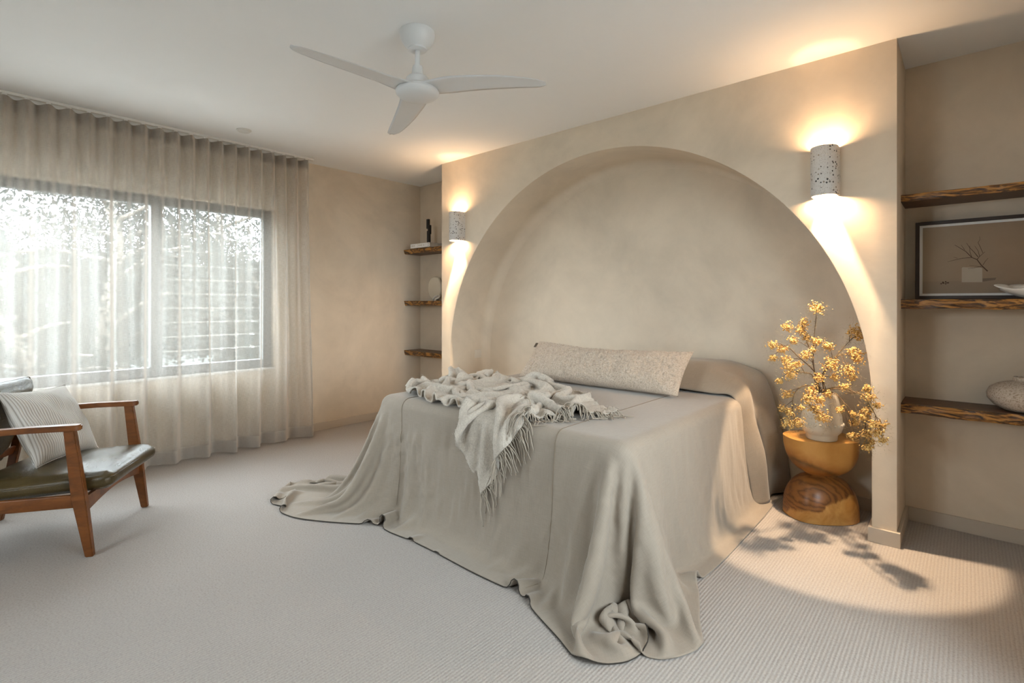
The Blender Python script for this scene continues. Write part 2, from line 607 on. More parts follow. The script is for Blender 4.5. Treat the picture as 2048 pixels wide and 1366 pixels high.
# ================================================================== STRUCTURE
struct('floor', boxb(XL - 0.2, XR + 0.2, YREAR - 0.2, YB + 0.2, -0.12, 0.0), M['carpet'])
struct('ceiling', boxb(XL - 0.2, XR + 0.2, YREAR - 0.2, YB + 0.2, H, H + 0.12), M['ceiling'])
bm = bmesh.new()
boxb(XL - 0.2, RW_X0, YREAR - 0.2, YREAR, 0, H, bm=bm)
boxb(RW_X1, XR + 0.2, YREAR - 0.2, YREAR, 0, H, bm=bm)
boxb(RW_X0, RW_X1, YREAR - 0.2, YREAR, 0, RW_Z0, bm=bm)
boxb(RW_X0, RW_X1, YREAR - 0.2, YREAR, RW_Z1, H, bm=bm)
struct('wall_rear', bm, M['plaster_smooth'])
struct('wall_back', boxb(XL - 0.2, XR + 0.2, YB, YB + 0.2, 0, H), M['plaster'])

def wall_with_hole(x0, x1, y0, y1, hy0, hy1, hz0, hz1):
    bm = bmesh.new()
    boxb(x0, x1, y0, hy0, 0, H, bm=bm)
    boxb(x0, x1, hy1, y1, 0, H, bm=bm)
    boxb(x0, x1, hy0, hy1, hz1, H, bm=bm)
    if hz0 > 0: boxb(x0, x1, hy0, hy1, 0, hz0, bm=bm)
    return bm
struct('wall_left', wall_with_hole(XL - 0.2, XL, YREAR, YB, WIN_Y0, WIN_Y1, WIN_Z0, WIN_Z1), M['plaster'])
struct('wall_right', wall_with_hole(XR, XR + 0.2, YREAR, YB, DOOR_Y0, DOOR_Y1, DOOR_Z0, DOOR_Z1), M['plaster_smooth'])

struct('wall_right_return', boxb(XNR, XR, YNR, YB, 0, H), M['plaster_smooth'])  # unseen return, brought forward to shade the niche from side daylight

# the arch block in front of the back wall, its soffit coved softly into the wall behind
NA = 96
arc = [(ARC_X - ARC_R * math.cos(math.pi * k / NA), ARC_Z + ARC_R * math.sin(math.pi * k / NA)) for k in range(NA + 1)]
bm = bmesh.new()
prof = [(0.0, YW + 0.006), (0.0018, YW + 0.0018), (0.006, YW)]          # tiny rounded arris, (radial growth, y)
cove = [(0.0, YB - 0.09), (-0.004, YB - 0.06), (-0.018, YB - 0.028), (-0.05, YB - 0.006), (-0.10, YB + 0.002)]
line = [(ARC_X - ARC_R, 0.0)] + arc + [(ARC_X + ARC_R, 0.0)]
def off(i, g):
    x, z = line[i]
    if i == 0: return (x - g, 0.0)
    if i == len(line) - 1: return (x + g, 0.0)
    a = math.pi * (i - 1) / NA
    return (x - g * math.cos(a), z + g * math.sin(a))
full = [(g, y) for g, y in cove[::-1]] + prof
rows = []
for g, y in full:
    if g < -0.0001:
        # the cove only lives on the upper left of the arch; the right jamb meets the wall squarely
        row = []
        for i in range(len(line)):
            a = math.pi * max(0, min(NA, i - 1)) / NA
            wgt = max(0.0, min(1.0, (math.radians(150) - a) / math.radians(60)))
            x, z = off(i, g * wgt)
            row.append(bm.verts.new((x, y, z)))
        rows.append(row)
    else:
        rows.append([bm.verts.new((*off(i, g)[:1], y, off(i, g)[1])) for i in range(len(line))])
for a, b in zip(rows, rows[1:]):
    for i in range(len(line) - 1):
        bm.faces.new((a[i], a[i + 1], b[i + 1], b[i]))
front = rows[-1]
cs = [(XPL, 0), (XPL, H), (XPR, H), (XPR, 0)]
cv = {p: bm.verts.new((p[0], YW, p[1])) for p in cs}
top = []
for i in range(len(line)):
    x = front[i].co.x
    zz = H
    top.append(bm.verts.new((x, YW, H)))
for i in range(1, len(line) - 2):
    bm.faces.new((front[i], front[i + 1], top[i + 1], top[i]))
bm.faces.new((cv[cs[0]], front[0], front[1], top[1], cv[cs[1]]))
n = len(line) - 1
bm.faces.new((front[n], cv[cs[3]], cv[cs[2]], top[n - 1], front[n - 1]))
# outer returns
for x in (XPL, XPR):
    a = [bm.verts.new((x, YW, 0)), bm.verts.new((x, YB, 0)), bm.verts.new((x, YB, H)), bm.verts.new((x, YW, H))]
    bm.faces.new(a if x == XPL else a[::-1])
bmesh.ops.remove_doubles(bm, verts=bm.verts, dist=1e-5)
bmesh.ops.recalc_face_normals(bm, faces=bm.faces)
struct('wall_arch', bm, M['plaster'], smooth=True, auto=40)

# skirting boards
SK, SH = 0.016, 0.08
def skirt(name, segs):
    bm = bmesh.new()
    for s in segs: boxb(*s, 0, SH, 0.002, bm, 1)
    struct(name, bm, M['skirting'])
xaL, xaR = ARC_X - ARC_R, ARC_X + ARC_R
skirt('baseboard_left', [(XL, XL + SK, YREAR, YB)])
skirt('baseboard_left_niche', [(XL + SK, XPL - SK, YB - SK, YB), (XPL - SK, XPL, YW, YB)])
skirt('baseboard_left_pier', [(XPL - SK, xaL + SK, YW - SK, YW), (xaL, xaL + SK, YW, YB - SK)])
skirt('baseboard_alcove', [(xaL, xaR, YB - SK, YB)])
skirt('baseboard_right_pier', [(xaR - SK, XPR + SK, YW - SK, YW), (xaR - SK, xaR, YW, YB - SK)])
skirt('baseboard_right_niche', [(XPR + SK, XNR - SK, YB - SK, YB), (XPR, XPR + SK, YW, YB), (XNR - SK, XNR, YNR, YB)])
skirt('baseboard_right', [(XR - SK, XR, YREAR, YNR)])
skirt('baseboard_rear', [(XL + SK, XR - SK, YREAR, YREAR + SK)])

# window behind the curtain: fixed pane on the left, glass louvres on the right
def frame_rect(y0, y1, z0, z1, t, x0, x1, bm=None):
    bm = bm or bmesh.new()
    boxb(x0, x1, y0, y0 + t, z0, z1, 0.003, bm, 1)
    boxb(x0, x1, y1 - t, y1, z0, z1, 0.003, bm, 1)
    boxb(x0, x1, y0 + t, y1 - t, z0, z0 + t, 0.003, bm, 1)
    boxb(x0, x1, y0 + t, y1 - t, z1 - t, z1, 0.003, bm, 1)
    return bm
FX0, FX1 = XL - 0.135, XL - 0.055
win = thing('window_1', None, None)
win['kind'] = 'structure'
MULL0, MULL1 = 1.155, 1.235
obj('frame', frame_rect(WIN_Y0, WIN_Y1, WIN_Z0, WIN_Z1, 0.075, FX0, FX1), M['frame_metal'], win, False)
obj('mullion', boxb(FX0, FX1, MULL0, MULL1, WIN_Z0 + 0.075, WIN_Z1 - 0.075, 0.003, seg=1), M['frame_metal'], win, False)
obj('fixed_pane', boxb(FX0 + 0.035, FX0 + 0.041, WIN_Y0 + 0.07, MULL0 + 0.005, WIN_Z0 + 0.07, WIN_Z1 - 0.07), M['glass'], win, False)
ly0, ly1, lz0, lz1 = MULL1, WIN_Y1 - 0.075, WIN_Z0 + 0.075, WIN_Z1 - 0.075
nb = 11
step = (lz1 - lz0) / nb
lou = boxb(-0.003, 0.003, ly0 + 0.002, ly1 - 0.002, -step * 0.56, step * 0.56)
lo0 = None
for k in range(nb):
    if lo0 is None:
        o = obj('louvre_blade', lou, M['glass'], win, False)
        lo0 = o
    else:
        o = link(lo0.copy())
    o.location = (FX0 + 0.04, 0, lz0 + step * (k + 0.5))
    o.rotation_euler = (0, math.radians(6), 0)
    if k:
        e = boxb(FX0 + 0.045, FX0 + 0.053, ly0, ly1, lz0 + step * k - 0.003, lz0 + step * k + 0.003)
        obj('louvre_edge', e, M['white_plastic'], win, False)
obj('sill', boxb(XL - 0.055, XL + 0.012, WIN_Y0 - 0.02, WIN_Y1 + 0.02, WIN_Z0 - 0.022, WIN_Z0, 0.003, seg=1), M['white_plastic'], win, False)

# second window, unseen, added in the right wall to daylight the bed side
w2 = thing('added_window_right', None, None)
w2['kind'] = 'structure'
mid = (DOOR_Y0 + DOOR_Y1) / 2
for (a, b) in ((DOOR_Y0, mid), (mid, DOOR_Y1)):
    obj('frame', frame_rect(a, b, DOOR_Z0, DOOR_Z1, 0.045, XR + 0.06, XR + 0.12), M['frame_metal'], w2, False)
    obj('pane', boxb(XR + 0.087, XR + 0.093, a + 0.04, b - 0.04, DOOR_Z0 + 0.04, DOOR_Z1 - 0.04), M['glass'], w2, False)

# third window, unseen, added in the wall behind the camera as fill light
w3 = thing('added_window_rear', None, None)
w3['kind'] = 'structure'
wm = (RW_X0 + RW_X1) / 2
for a, b in ((RW_X0, wm), (wm, RW_X1)):
    bm = bmesh.new()
    for (x0, x1, z0, z1) in ((a, a + 0.05, RW_Z0, RW_Z1), (b - 0.05, b, RW_Z0, RW_Z1), (a + 0.05, b - 0.05, RW_Z0, RW_Z0 + 0.05), (a + 0.05, b - 0.05, RW_Z1 - 0.05, RW_Z1)):
        boxb(x0, x1, YREAR - 0.12, YREAR - 0.06, z0, z1, 0.003, bm, 1)
    obj('frame', bm, M['frame_metal'], w3, False)
    obj('pane', boxb(a + 0.045, b - 0.045, YREAR - 0.095, YREAR - 0.089, RW_Z0 + 0.045, RW_Z1 - 0.045), M['glass'], w3, False)

# ================================================================== OUTSIDE
struct('bounce_deck', boxb(-8.6, XL - 0.2, -7, 10, -0.25, -0.10), M['bounce_terrace'])  # unseen slab below the sill, added to bounce daylight onto the ceiling
struct('bounce_terrace', boxb(XL - 0.2, 16, -14, YREAR - 0.2, -0.25, -0.08, bm=boxb(XR + 0.2, 16, YREAR - 0.2, 8, -0.25, -0.08)), M['bounce_terrace'])  # unseen paving behind and to the right, added to throw light upwards
struct('ground', boxb(-60, 40, -40, 45, -0.75, -0.60), M['grass'])

def tree(name, x, y, h, cr, nleaf, label, mat, seed, low=0.25, group=None):
    rnd = random.Random(seed)
    t = thing(name, label, 'tree', (x, y, -0.6), 0, group)
    bm = bmesh.new()
    trunk = spline([(0, 0, 0), (0.15 * rnd.uniform(-1, 1), 0.2 * rnd.uniform(-1, 1), h * 0.35), (0.3 * rnd.uniform(-1, 1), 0.3 * rnd.uniform(-1, 1), h * 0.7), (0, 0, h * 0.95)], 4)
    tube(trunk, [0.13 * (1 - 0.8 * i / len(trunk)) + 0.015 for i in range(len(trunk))], 8, bm)
    tips = []
    for k in range(13):
        i = rnd.randrange(int(len(trunk) * 0.3), len(trunk) - 1)
        p = trunk[i]
        a = rnd.uniform(0, 2 * math.pi)
        L = cr * rnd.uniform(0.6, 1.05)
        e = p + Vector((math.cos(a) * L, math.sin(a) * L, rnd.uniform(-0.1, 0.55) * L))
        q = spline([p, (p + e) / 2 + Vector((0, 0, 0.1 * L)), e], 3)
        tube(q, [0.035 * (1 - 0.8 * j / len(q)) + 0.004 for j in range(len(q))], 5, bm)
        tips.append((p, e))
    obj('trunk', bm, M['bark'], t)
    V, F = [], []
    for k in range(nleaf):
        p, e = rnd.choice(tips)
        f = rnd.uniform(0.25, 1.15)
        c = p + (e - p) * f + Vector((rnd.gauss(0, 0.16), rnd.gauss(0, 0.16), rnd.gauss(-0.08, 0.20))) * cr
        if c.z < low * h: c.z = low * h + rnd.uniform(0, 0.5)
        a = Vector((rnd.gauss(0, 1), rnd.gauss(0, 1), rnd.gauss(-0.6, 0.8))).normalized()
        b = a.cross(Vector((rnd.gauss(0, 1), rnd.gauss(0, 1), rnd.gauss(0, 1)))).normalized()
        L = rnd.uniform(0.022, 0.06)
        W = L * rnd.uniform(0.28, 0.5)
        i = len(V)
        V += [c - a * L, c + b * W, c + a * L, c - b * W]
        F.append((i, i + 1, i + 2, i + 3))
    o = obj('foliage', ([tuple(v) for v in V], [], F), mat, t, False)
    o['kind'] = 'stuff'
    return t
belt_rnd = random.Random(77)
TL = ['tall loose tree standing outside the fixed left window pane', 'slim tree outside between the two window panes',
      'dense tree outside behind the louvred window pane', 'low bushy tree outside below the left window pane',
      'low bushy tree outside below the louvred pane', 'far tree outside at the left end of the window', 'tall far tree outside right of the window louvres']
spots = [(-10.0, 1.6, 4.1, 1.8, 14000, 'leaf_a', 0.22), (-10.8, 3.6, 4.0, 1.6, 11500, 'leaf_a', 0.2), (-11.4, 5.8, 4.3, 1.9, 14000, 'leaf_a', 0.2),
         (-9.9, 0.7, 2.6, 1.3, 13000, 'leaf_b', 0.05), (-10.2, 3.9, 2.7, 1.4, 13000, 'leaf_b', 0.05), (-10.6, -0.6, 3.9, 1.8, 11500, 'leaf_a', 0.2), (-15.0, 8.5, 5.2, 2.2, 14000, 'leaf_a', 0.2)]
for k, (x, y, h, cr, nl, m, low) in enumerate(spots):
    tree('tree' if m == 'leaf_a' else 'bushy_tree', x, y, h, cr, nl, TL[k], M[m], 20 + k, low, 'trees outside the window')

# ================================================================== CURTAIN
XC = -4.757
CY0, CY1 = -0.95, 2.405
PER = 0.1085
cur = thing('sheer_curtain', 'long sheer taupe linen curtain in wave folds covering the window', 'curtain', (XC, CY1, 0))
def curt_x(y, z):
    """fold depth (towards the room is +x) at height z"""
    f = max(0.0, min(1.0, (H - 0.05 - z) / 2.6))
    ph = 2 * math.pi * (CY1 - 0.03 - y) / PER
    jit = 0.35 * math.sin(y * 5.1 + 0.7) + 0.2 * math.sin(y * 11.3)
    a1 = 0.042 * (1 - 0.62 * f)
    g = min(1.0, f * 1.3)
    a2 = 0.072 * g * (0.75 + 0.25 * math.sin(y * 7.7 + 1.0))
    s1 = math.sin(ph)
    s2 = math.sin(ph / 2 + jit * g)
    s2 = math.copysign(abs(s2) ** 0.8, s2)
    return a1 * s1 + a2 * s2 + 0.012 * f * noise.noise(Vector((y * 3, z * 0.8, 0)))
def curt_y(y, z):
    f = max(0.0, min(1.0, (H - 0.05 - z) / 2.6))
    return y + 0.012 * f * math.sin(y * 9 + z) + 0.035 * f * max(0, (y - CY1 + 0.4)) / 0.4
def curtain_strip(name, z0, z1, nz, mat, push=0.0):
    ys = np.arange(CY0, CY1 + 1e-6, 0.0068)
    zs = np.linspace(z0, z1, nz)
    P = np.zeros((len(ys), nz, 3))
    UV = []
    for i, y in enumerate(ys):
        for j, z in enumerate(zs):
            P[i, j] = (curt_x(y, z) + push, curt_y(y, z) - CY1, z)
            UV.append((y * 1.5, z))
    o = obj(name, grid_mesh(P), mat, cur)
    set_uv(o, UV)
    return o
curtain_strip('fabric', 0.022, H - 0.035, 34, M['sheer'])
curtain_strip('hem', 0.016, 0.118, 4, M['sheer_hem'], 0.004)
curtain_strip('heading_tape', H - 0.115, H - 0.036, 4, M['sheer_tape'], -0.004)

trk = thing('curtain_track', 'slim white curtain track fixed along the ceiling above the sheer curtain', 'track', (XC, CY1, H))
obj('rail', boxb(-0.016, 0.016, CY0 - CY1, 0.02, -0.020, 0, 0.003, seg=1), M['track_white'], trk, False)
g0 = None
yy = CY1 - 0.03 - PER * 0.25
while yy > CY0:
    if g0 is None:
        b = bmesh.new()
        box(b, (0.006, 0, -0.026), (0.030, 0.026, 0.012), 0.004)
        box(b, (0.012, 0, -0.037), (0.012, 0.040, 0.010), 0.004)
        g0 = obj('glider', b, M['track_white'], trk)
        g = g0
    else:
        g = link(g0.copy())
    g.location = (0, yy - CY1, 0)
    yy -= PER
#@@OBJECTS

# far belt of bush beyond the garden, haze put into its paler leaves
V, F = [], []
for k in range(16000):
    y = belt_rnd.uniform(-6, 24)
    top_ = 3.0 + 0.9 * noise.noise(Vector((y * 0.35, 0, 5))) + 0.7 * noise.noise(Vector((y * 1.3, 0, 9)))
    c = Vector((-24 + belt_rnd.gauss(0, 1.2), y, belt_rnd.uniform(-0.6, max(1.0, top_))))
    a = Vector((belt_rnd.gauss(0, 1), belt_rnd.gauss(0, 1), belt_rnd.gauss(0, 1))).normalized()
    b = a.orthogonal().normalized()
    L = belt_rnd.uniform(0.15, 0.34)
    i = len(V)
    V += [c - a * L, c + b * L * 0.6, c + a * L, c - b * L * 0.6]
    F.append((i, i + 1, i + 2, i + 3))
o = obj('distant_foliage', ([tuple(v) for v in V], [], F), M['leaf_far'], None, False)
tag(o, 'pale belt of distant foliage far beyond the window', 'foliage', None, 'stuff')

# ================================================================== CEILING FAN
fan = thing('ceiling_fan', 'white three-blade ceiling fan on a short rod above the bed', 'fan', (-2.128, 1.650, H))
obj('canopy', lathe([(0.0, 0), (0.088, 0), (0.090, -0.010), (0.088, -0.030), (0.078, -0.058), (0.060, -0.078), (0.048, -0.086), (0.048, -0.094), (0.040, -0.099), (0.018, -0.100)], 48, cap0=False), M['white_metal'], fan, auto=35)
obj('downrod', lathe([(0.0135, -0.090), (0.0135, -0.188)], 20), M['white_metal'], fan, auto=35)
obj('coupling', lathe([(0.014, -0.174), (0.024, -0.178), (0.027, -0.188), (0.030, -0.219), (0.030, -0.223), (0.025, -0.226), (0.025, -0.232)], 32), M['white_metal'], fan, auto=40)
obj('motor_housing', lathe([(0.026, -0.228), (0.046, -0.232), (0.057, -0.242), (0.059, -0.256), (0.056, -0.268), (0.056, -0.274), (0.066, -0.278), (0.085, -0.284), (0.104, -0.298), (0.106, -0.312)], 48), M['white_metal'], fan, auto=40)
obj('hub_cover', lathe([(0.109, -0.306), (0.112, -0.312), (0.110, -0.322), (0.096, -0.336), (0.066, -0.346), (0.030, -0.350), (0.0005, -0.351)], 48, cap0=False), M['white_metal'], fan, auto=40)
def blade():
    n, m = 26, 9
    top = np.zeros((n, m, 3)); bot = np.zeros((n, m, 3))
    for i in range(n):
        s = i / (n - 1)
        r = 0.045 + s * 0.625
        # leading edge nearly straight, trailing edge sweeps from the hub to a narrow tip
        lead = 0.055 - 0.008 * s + 0.02 * (1 - s) ** 4
        trail = -0.082 - 0.012 * math.exp(-((s - 0.25) / 0.25) ** 2) + 0.062 * max(0.0, (s - 0.5) / 0.5) ** 1.8
        if s > 0.93:
            q = (s - 0.93) / 0.07
            c0 = (lead + trail) / 2
            k = math.sqrt(max(0.02, 1 - q * q * 0.85))
            lead, trail = c0 + (lead - c0) * k, c0 + (trail - c0) * k
        tilt = -math.radians(8) * min(1, s / 0.22) * (1 - 0.25 * s)
        th = 0.014 * (1 - 0.72 * s) + 0.002
        for j in range(m):
            u = j / (m - 1)
            yv = trail + (lead - trail) * u
            z = yv * math.sin(tilt) - 0.030 * s * s + 0.006 * math.sin(math.pi * u)
            e = math.sin(math.pi * min(1, max(0, u))) ** 0.5
            top[i, j] = (r, yv * math.cos(tilt), z + th * 0.5 * e)
            bot[i, j] = (r, yv * math.cos(tilt), z - th * 0.5 * e)
    bm = bmesh.new()
    T = [[bm.verts.new(p) for p in row] for row in top]
    B = [[bm.verts.new(p) for p in row] for row in bot]
    for i in range(n - 1):
        for j in range(m - 1):
            bm.faces.new((T[i][j], T[i + 1][j], T[i + 1][j + 1], T[i][j + 1]))
            bm.faces.new((B[i][j], B[i][j + 1], B[i + 1][j + 1], B[i + 1][j]))
    for j in range(m - 1):
        bm.faces.new((T[n - 1][j], B[n - 1][j], B[n - 1][j + 1], T[n - 1][j + 1]))
        bm.faces.new((T[0][j], T[0][j + 1], B[0][j + 1], B[0][j]))
    bmesh.ops.remove_doubles(bm, verts=bm.verts, dist=1e-5)
    bmesh.ops.recalc_face_normals(bm, faces=bm.faces)
    return bm
b0 = None
for a in (-90, 28, 155):
    if b0 is None:
        b0 = obj('blade', blade(), M['white_metal'], fan)
        o = b0
    else:
        o = link(b0.copy())
    o.location = (0, 0, -0.300)
    o.rotation_euler = (0, 0, math.radians(a))

sd = thing('smoke_detector', 'small flush round white fitting on the ceiling near the curtain', 'smoke detector', (-4.382, 1.646, H))
obj('body', lathe([(0.048, 0), (0.048, -0.010), (0.043, -0.016), (0.0005, -0.017)], 40, cap0=False), M['white_plastic'], sd, auto=40)
obj('rim', lathe([(0.056, 0), (0.056, -0.004), (0.049, -0.006), (0.049, 0)], 40, cap0=False, cap1=False), M['white_plastic'], sd, auto=40)

# ================================================================== WALL SCONCES
def sconce(x, label):
    t = thing('wall_sconce', label, 'wall lamp', (x, YW, 2.036), 0, 'terrazzo wall sconces beside the arch')
    R, TH, D, HH = 0.068, 0.009, 0.055, 0.138
    n = 28
    out = [(-R, 0)] + [(-R * math.cos(math.pi * k / n), -D - R * math.sin(math.pi * k / n)) for k in range(n + 1)] + [(R, 0)]
    r = R - TH
    inn = [(-r, 0)] + [(-r * math.cos(math.pi * k / n), -D - r * math.sin(math.pi * k / n)) for k in range(n + 1)] + [(r, 0)]
    bm = bmesh.new()
    def ring(p, z): return [bm.verts.new((a, b, z)) for a, b in p]
    e = 0.003
    def shrink(p, q, f): return [((1 - f) * a[0] + f * b[0], (1 - f) * a[1] + f * b[1]) for a, b in zip(p, q)]
    rings = [ring(out, -HH + e), ring(out, HH - e), ring(shrink(out, inn, 0.3), HH), ring(shrink(out, inn, 0.8), HH), ring(inn, HH - e), ring(inn, -HH + e), ring(shrink(out, inn, 0.8), -HH), ring(shrink(out, inn, 0.3), -HH)]
    m = len(out)
    for a, b in zip(rings, rings[1:] + rings[:1]):
        for k in range(m - 1):
            bm.faces.new((a[k], a[k + 1], b[k + 1], b[k]))
    bmesh.ops.recalc_face_normals(bm, faces=bm.faces)
    obj('shade', bm, M['terrazzo'], t, auto=50)
    b = bmesh.new()
    boxb(-0.03, 0.03, -0.004, 0, -0.05, 0.05, 0.002, b, 1)
    obj('mounting_plate', b, M['white_metal'], t, False)
    for z in (0.100, -0.100):
        bl = lathe([(0.0005, -0.022), (0.007, -0.019), (0.011, -0.010), (0.012, 0), (0.011, 0.010), (0.007, 0.019), (0.0005, 0.022)], 16, cap0=False, cap1=False, c=(0, -0.060, z))
        obj('bulb', bl, M['bulb'], t)
        boxb(-0.010, 0.010, -0.070, -0.004, min(0, z * 0.75), max(0, z * 0.75), 0.003, bm=(hb := bmesh.new()))
        obj('lamp_holder', hb, M['white_metal'], t, False)
    for nm, typ, en, z, sz in (('sconce_uplight', 'POINT', LAMP_UP, 0.105, 0.024), ('sconce_downlight', 'POINT', LAMP_DOWN, -0.105, 0.024), ('sconce_spotlight', 'SPOT', SPOT_W, -0.085, 0.020)):
        l = bpy.data.lights.new(nm, typ)
        l.energy = en
        l.color = SPOT_COL if typ == 'SPOT' else LAMP_COL
        l.shadow_soft_size = sz
        if typ == 'SPOT':
            l.spot_size = math.radians(44)
            l.spot_blend = 0.18
        lo = bpy.data.objects.new(nm, l)
        lo.parent = t
        lo.location = (0, -0.060, z)
        link(lo)
    return t
sconce(-0.604, 'speckled terrazzo wall sconce lit on the right pier beside the niche with the framed print')
sconce(-3.690, 'speckled terrazzo wall sconce lit on the left pier beside the far shelves')

ps = thing('power_socket', 'small white double socket on the left jamb of the arch recess', 'socket', (xaL, 3.775, 0.765))
obj('cover_plate', boxb(0, 0.007, -0.055, 0.055, -0.043, 0.043, 0.003), M['socket'], ps, False)
for dy in (-0.024, 0.024):
    obj('rocker_switch', boxb(0.006, 0.011, dy - 0.007, dy + 0.007, -0.010, 0.012, 0.002, seg=1), M['socket'], ps, False)

# ================================================================== SHELVES
def shelf(name, label, group, x0, x1, y0, z0, z1, seed, loc, bevel_under=0.0):
    """slab with a rough live front edge; local origin at loc"""
    t = thing(name, label, 'shelf', loc, 0, group)
    n, m = 64, 8
    bm = bmesh.new()
    x0 -= loc[0]; x1 -= loc[0]; yb = YB - loc[1]; yf = y0 - loc[1]; z0 -= loc[2]; z1 -= loc[2]
    P = []
    for i in range(n + 1):
        s = i / n
        x = x0 + (x1 - x0) * s
        col = []
        for j in range(m + 1):
            q = j / m
            z = z1 + (z0 - z1) * q
            rough = 0.010 * noise.noise(Vector((x * 9 + seed, z * 22, seed))) + 0.005 * noise.noise(Vector((x * 34, z * 70, seed * 3)))
            y = yf + 0.012 * noise.noise(Vector((x * 2.2, 0, seed))) + rough + bevel_under * q
            if j in (0, m): y += 0.004
            zz = z + (0.006 * noise.noise(Vector((x * 6, seed, 1.0))) if j == m else 0)
            col.append(bm.verts.new((x, y, zz)))
        P.append(col)
    for i in range(n):
        for j in range(m):
            bm.faces.new((P[i][j], P[i][j + 1], P[i + 1][j + 1], P[i + 1][j]))
    face = bm
    f_o = obj('live_edge', face, M['shelf_face'], t, True, 55)
    bm = bmesh.new()
    T = [(x0 + (x1 - x0) * i / n, P_[0]) for i, P_ in enumerate([(c,) for c in range(n + 1)])]
    me = f_o.data
    top = [bm.verts.new(me.vertices[i * (m + 1)].co) for i in range(n + 1)]
    bot = [bm.verts.new(me.vertices[i * (m + 1) + m].co) for i in range(n + 1)]
    tb = [bm.verts.new((x0 + (x1 - x0) * i / n, yb, z1)) for i in range(n + 1)]
    bb = [bm.verts.new((x0 + (x1 - x0) * i / n, yb, z0)) for i in range(n + 1)]
    for i in range(n):
        bm.faces.new((top[i], top[i + 1], tb[i + 1], tb[i]))
        bm.faces.new((bot[i], bb[i], bb[i + 1], bot[i + 1]))
    bm.faces.new((top[0], tb[0], bb[0], bot[0]))
    bm.faces.new((top[n], bot[n], bb[n], tb[n]))
    bmesh.ops.recalc_face_normals(bm, faces=bm.faces)
    obj('slab', bm, M['shelf_top'], t, False)
    return t
GR, GL = 'live-edge shelves in the right niche', 'live-edge shelves in the left niche'
RS = [(1.862, 1.902), (1.264, 1.316), (0.680, 0.734)]
LS = [(1.868, 1.918), (1.268, 1.322), (0.690, 0.745)]
labs = ['empty live-edge wooden shelf above the framed print', 'live-edge wooden shelf holding the framed print', 'live-edge wooden shelf holding the round stoneware pot']
for k, (z0, z1) in enumerate(RS):
    shelf('wall_shelf', labs[k], GR, XPR, XNR, 3.60, z0, z1, 3.1 * k + 1, (XPR, YB, z0))
labs = ['live-edge wooden shelf in the far niche with a white book on it', 'live-edge wooden shelf in the far niche with a pale disc sculpture on it', 'empty live-edge wooden shelf lowest in the far niche']
for k, (z0, z1) in enumerate(LS):
    shelf('wall_shelf', labs[k], GL, XL, XPL, 3.62, z0, z1, 4.7 * k + 11, (XL, YB, z0), 0.02)

# ------------------------------------------------------------------ left niche things
def rot_in(o, rx=0, ry=0, rz=0):
    o.rotation_euler = (rx, ry, rz)
    return o
bkz = LS[0][1]
book = thing('book', 'white hardback book lying flat on the far top shelf', 'book', (-4.60, 3.70, bkz + 0.004), math.radians(2))
b = bmesh.new()
boxb(-0.165, 0.165, -0.10, 0.12, 0, 0.003, 0.001, b, 1)
boxb(-0.165, 0.165, -0.10, 0.12, 0.043, 0.046, 0.001, b, 1)
boxb(-0.165, 0.165, -0.103, -0.099, 0.0, 0.046, 0.001, b, 1)
obj('cover', b, M['paper'], book, False)
obj('pages', boxb(-0.160, 0.160, -0.099, 0.116, 0.003, 0.043), M['white_ceramic'], book, False)
b = bmesh.new()
for x in (-0.036, 0.036): boxb(x - 0.0012, x + 0.0012, -0.1036, -0.103, 0.004, 0.042, bm=b)
for x in (-0.14, -0.12, -0.10, -0.02, 0.0, 0.02, 0.06): boxb(x, x + 0.009, -0.1036, -0.103, 0.014, 0.032, bm=b)
obj('spine_print', b, M['skirting'], book, False)['kind'] = 'stuff'
b = bmesh.new()
for z in (0.015, 0.036): boxb(0.138, 0.148, -0.1038, -0.103, z - 0.004, z + 0.004, bm=b)
obj('spine_mark', b, M['black'], book, False)['kind'] = 'stuff'

sc = thing('stacked_sculpture', 'thin black sculpture of stacked upright links standing on the white book', 'sculpture', (-4.575, 3.71, bkz + 0.050))
obj('lower_bar', boxb(-0.022, 0.014, -0.016, 0.016, 0.0, 0.150, 0.005), M['black'], sc)
obj('middle_bar', boxb(-0.008, 0.028, -0.015, 0.015, 0.110, 0.215, 0.005), M['black'], sc)
obj('upper_bar', boxb(-0.034, 0.004, -0.014, 0.014, 0.175, 0.285, 0.005), M['black'], sc)

ds = thing('disc_sculpture', 'pale oval disc sculpture standing on the far middle shelf', 'sculpture', (-4.500, 3.745, LS[1][1]))
bm = bmesh.new()
n = 40
oval = []
for k in range(n):
    a = 2 * math.pi * k / n
    oval.append((0.112 * math.cos(a) * (1 + 0.06 * math.sin(a)), 0.137 + 0.137 * math.sin(a)))
prism(oval, 'y', -0.022, 0.022, bm)
es = [e for e in bm.edges if abs(e.verts[0].co.y - e.verts[1].co.y) < 1e-6]
bmesh.ops.bevel(bm, geom=es, offset=0.016, segments=4, affect='EDGES', profile=0.5)
obj('disc', bm, M['ceramic'], ds, auto=60)
obj('foot', lathe([(0.045, 0), (0.045, 0.008), (0.03, 0.014)], 28), M['ceramic'], ds, auto=40)
kn = thing('knot_ornament', 'small white ceramic knot in front of the pale disc sculpture', 'ornament', (-4.405, 3.680, LS[1][1]))
pts = []
for k in range(72):
    a = 2 * math.pi * k / 72
    pts.append(((0.026 + 0.012 * math.cos(3 * a)) * math.cos(2 * a) * 1.25, (0.026 + 0.012 * math.cos(3 * a)) * math.sin(2 * a) * 0.7, 0.030 + 0.016 * math.sin(3 * a) + 0.012 * math.cos(2 * a)))
obj('ring', tube(pts + [pts[0]], 0.0095, 8, cap=False), M['white_ceramic'], kn)

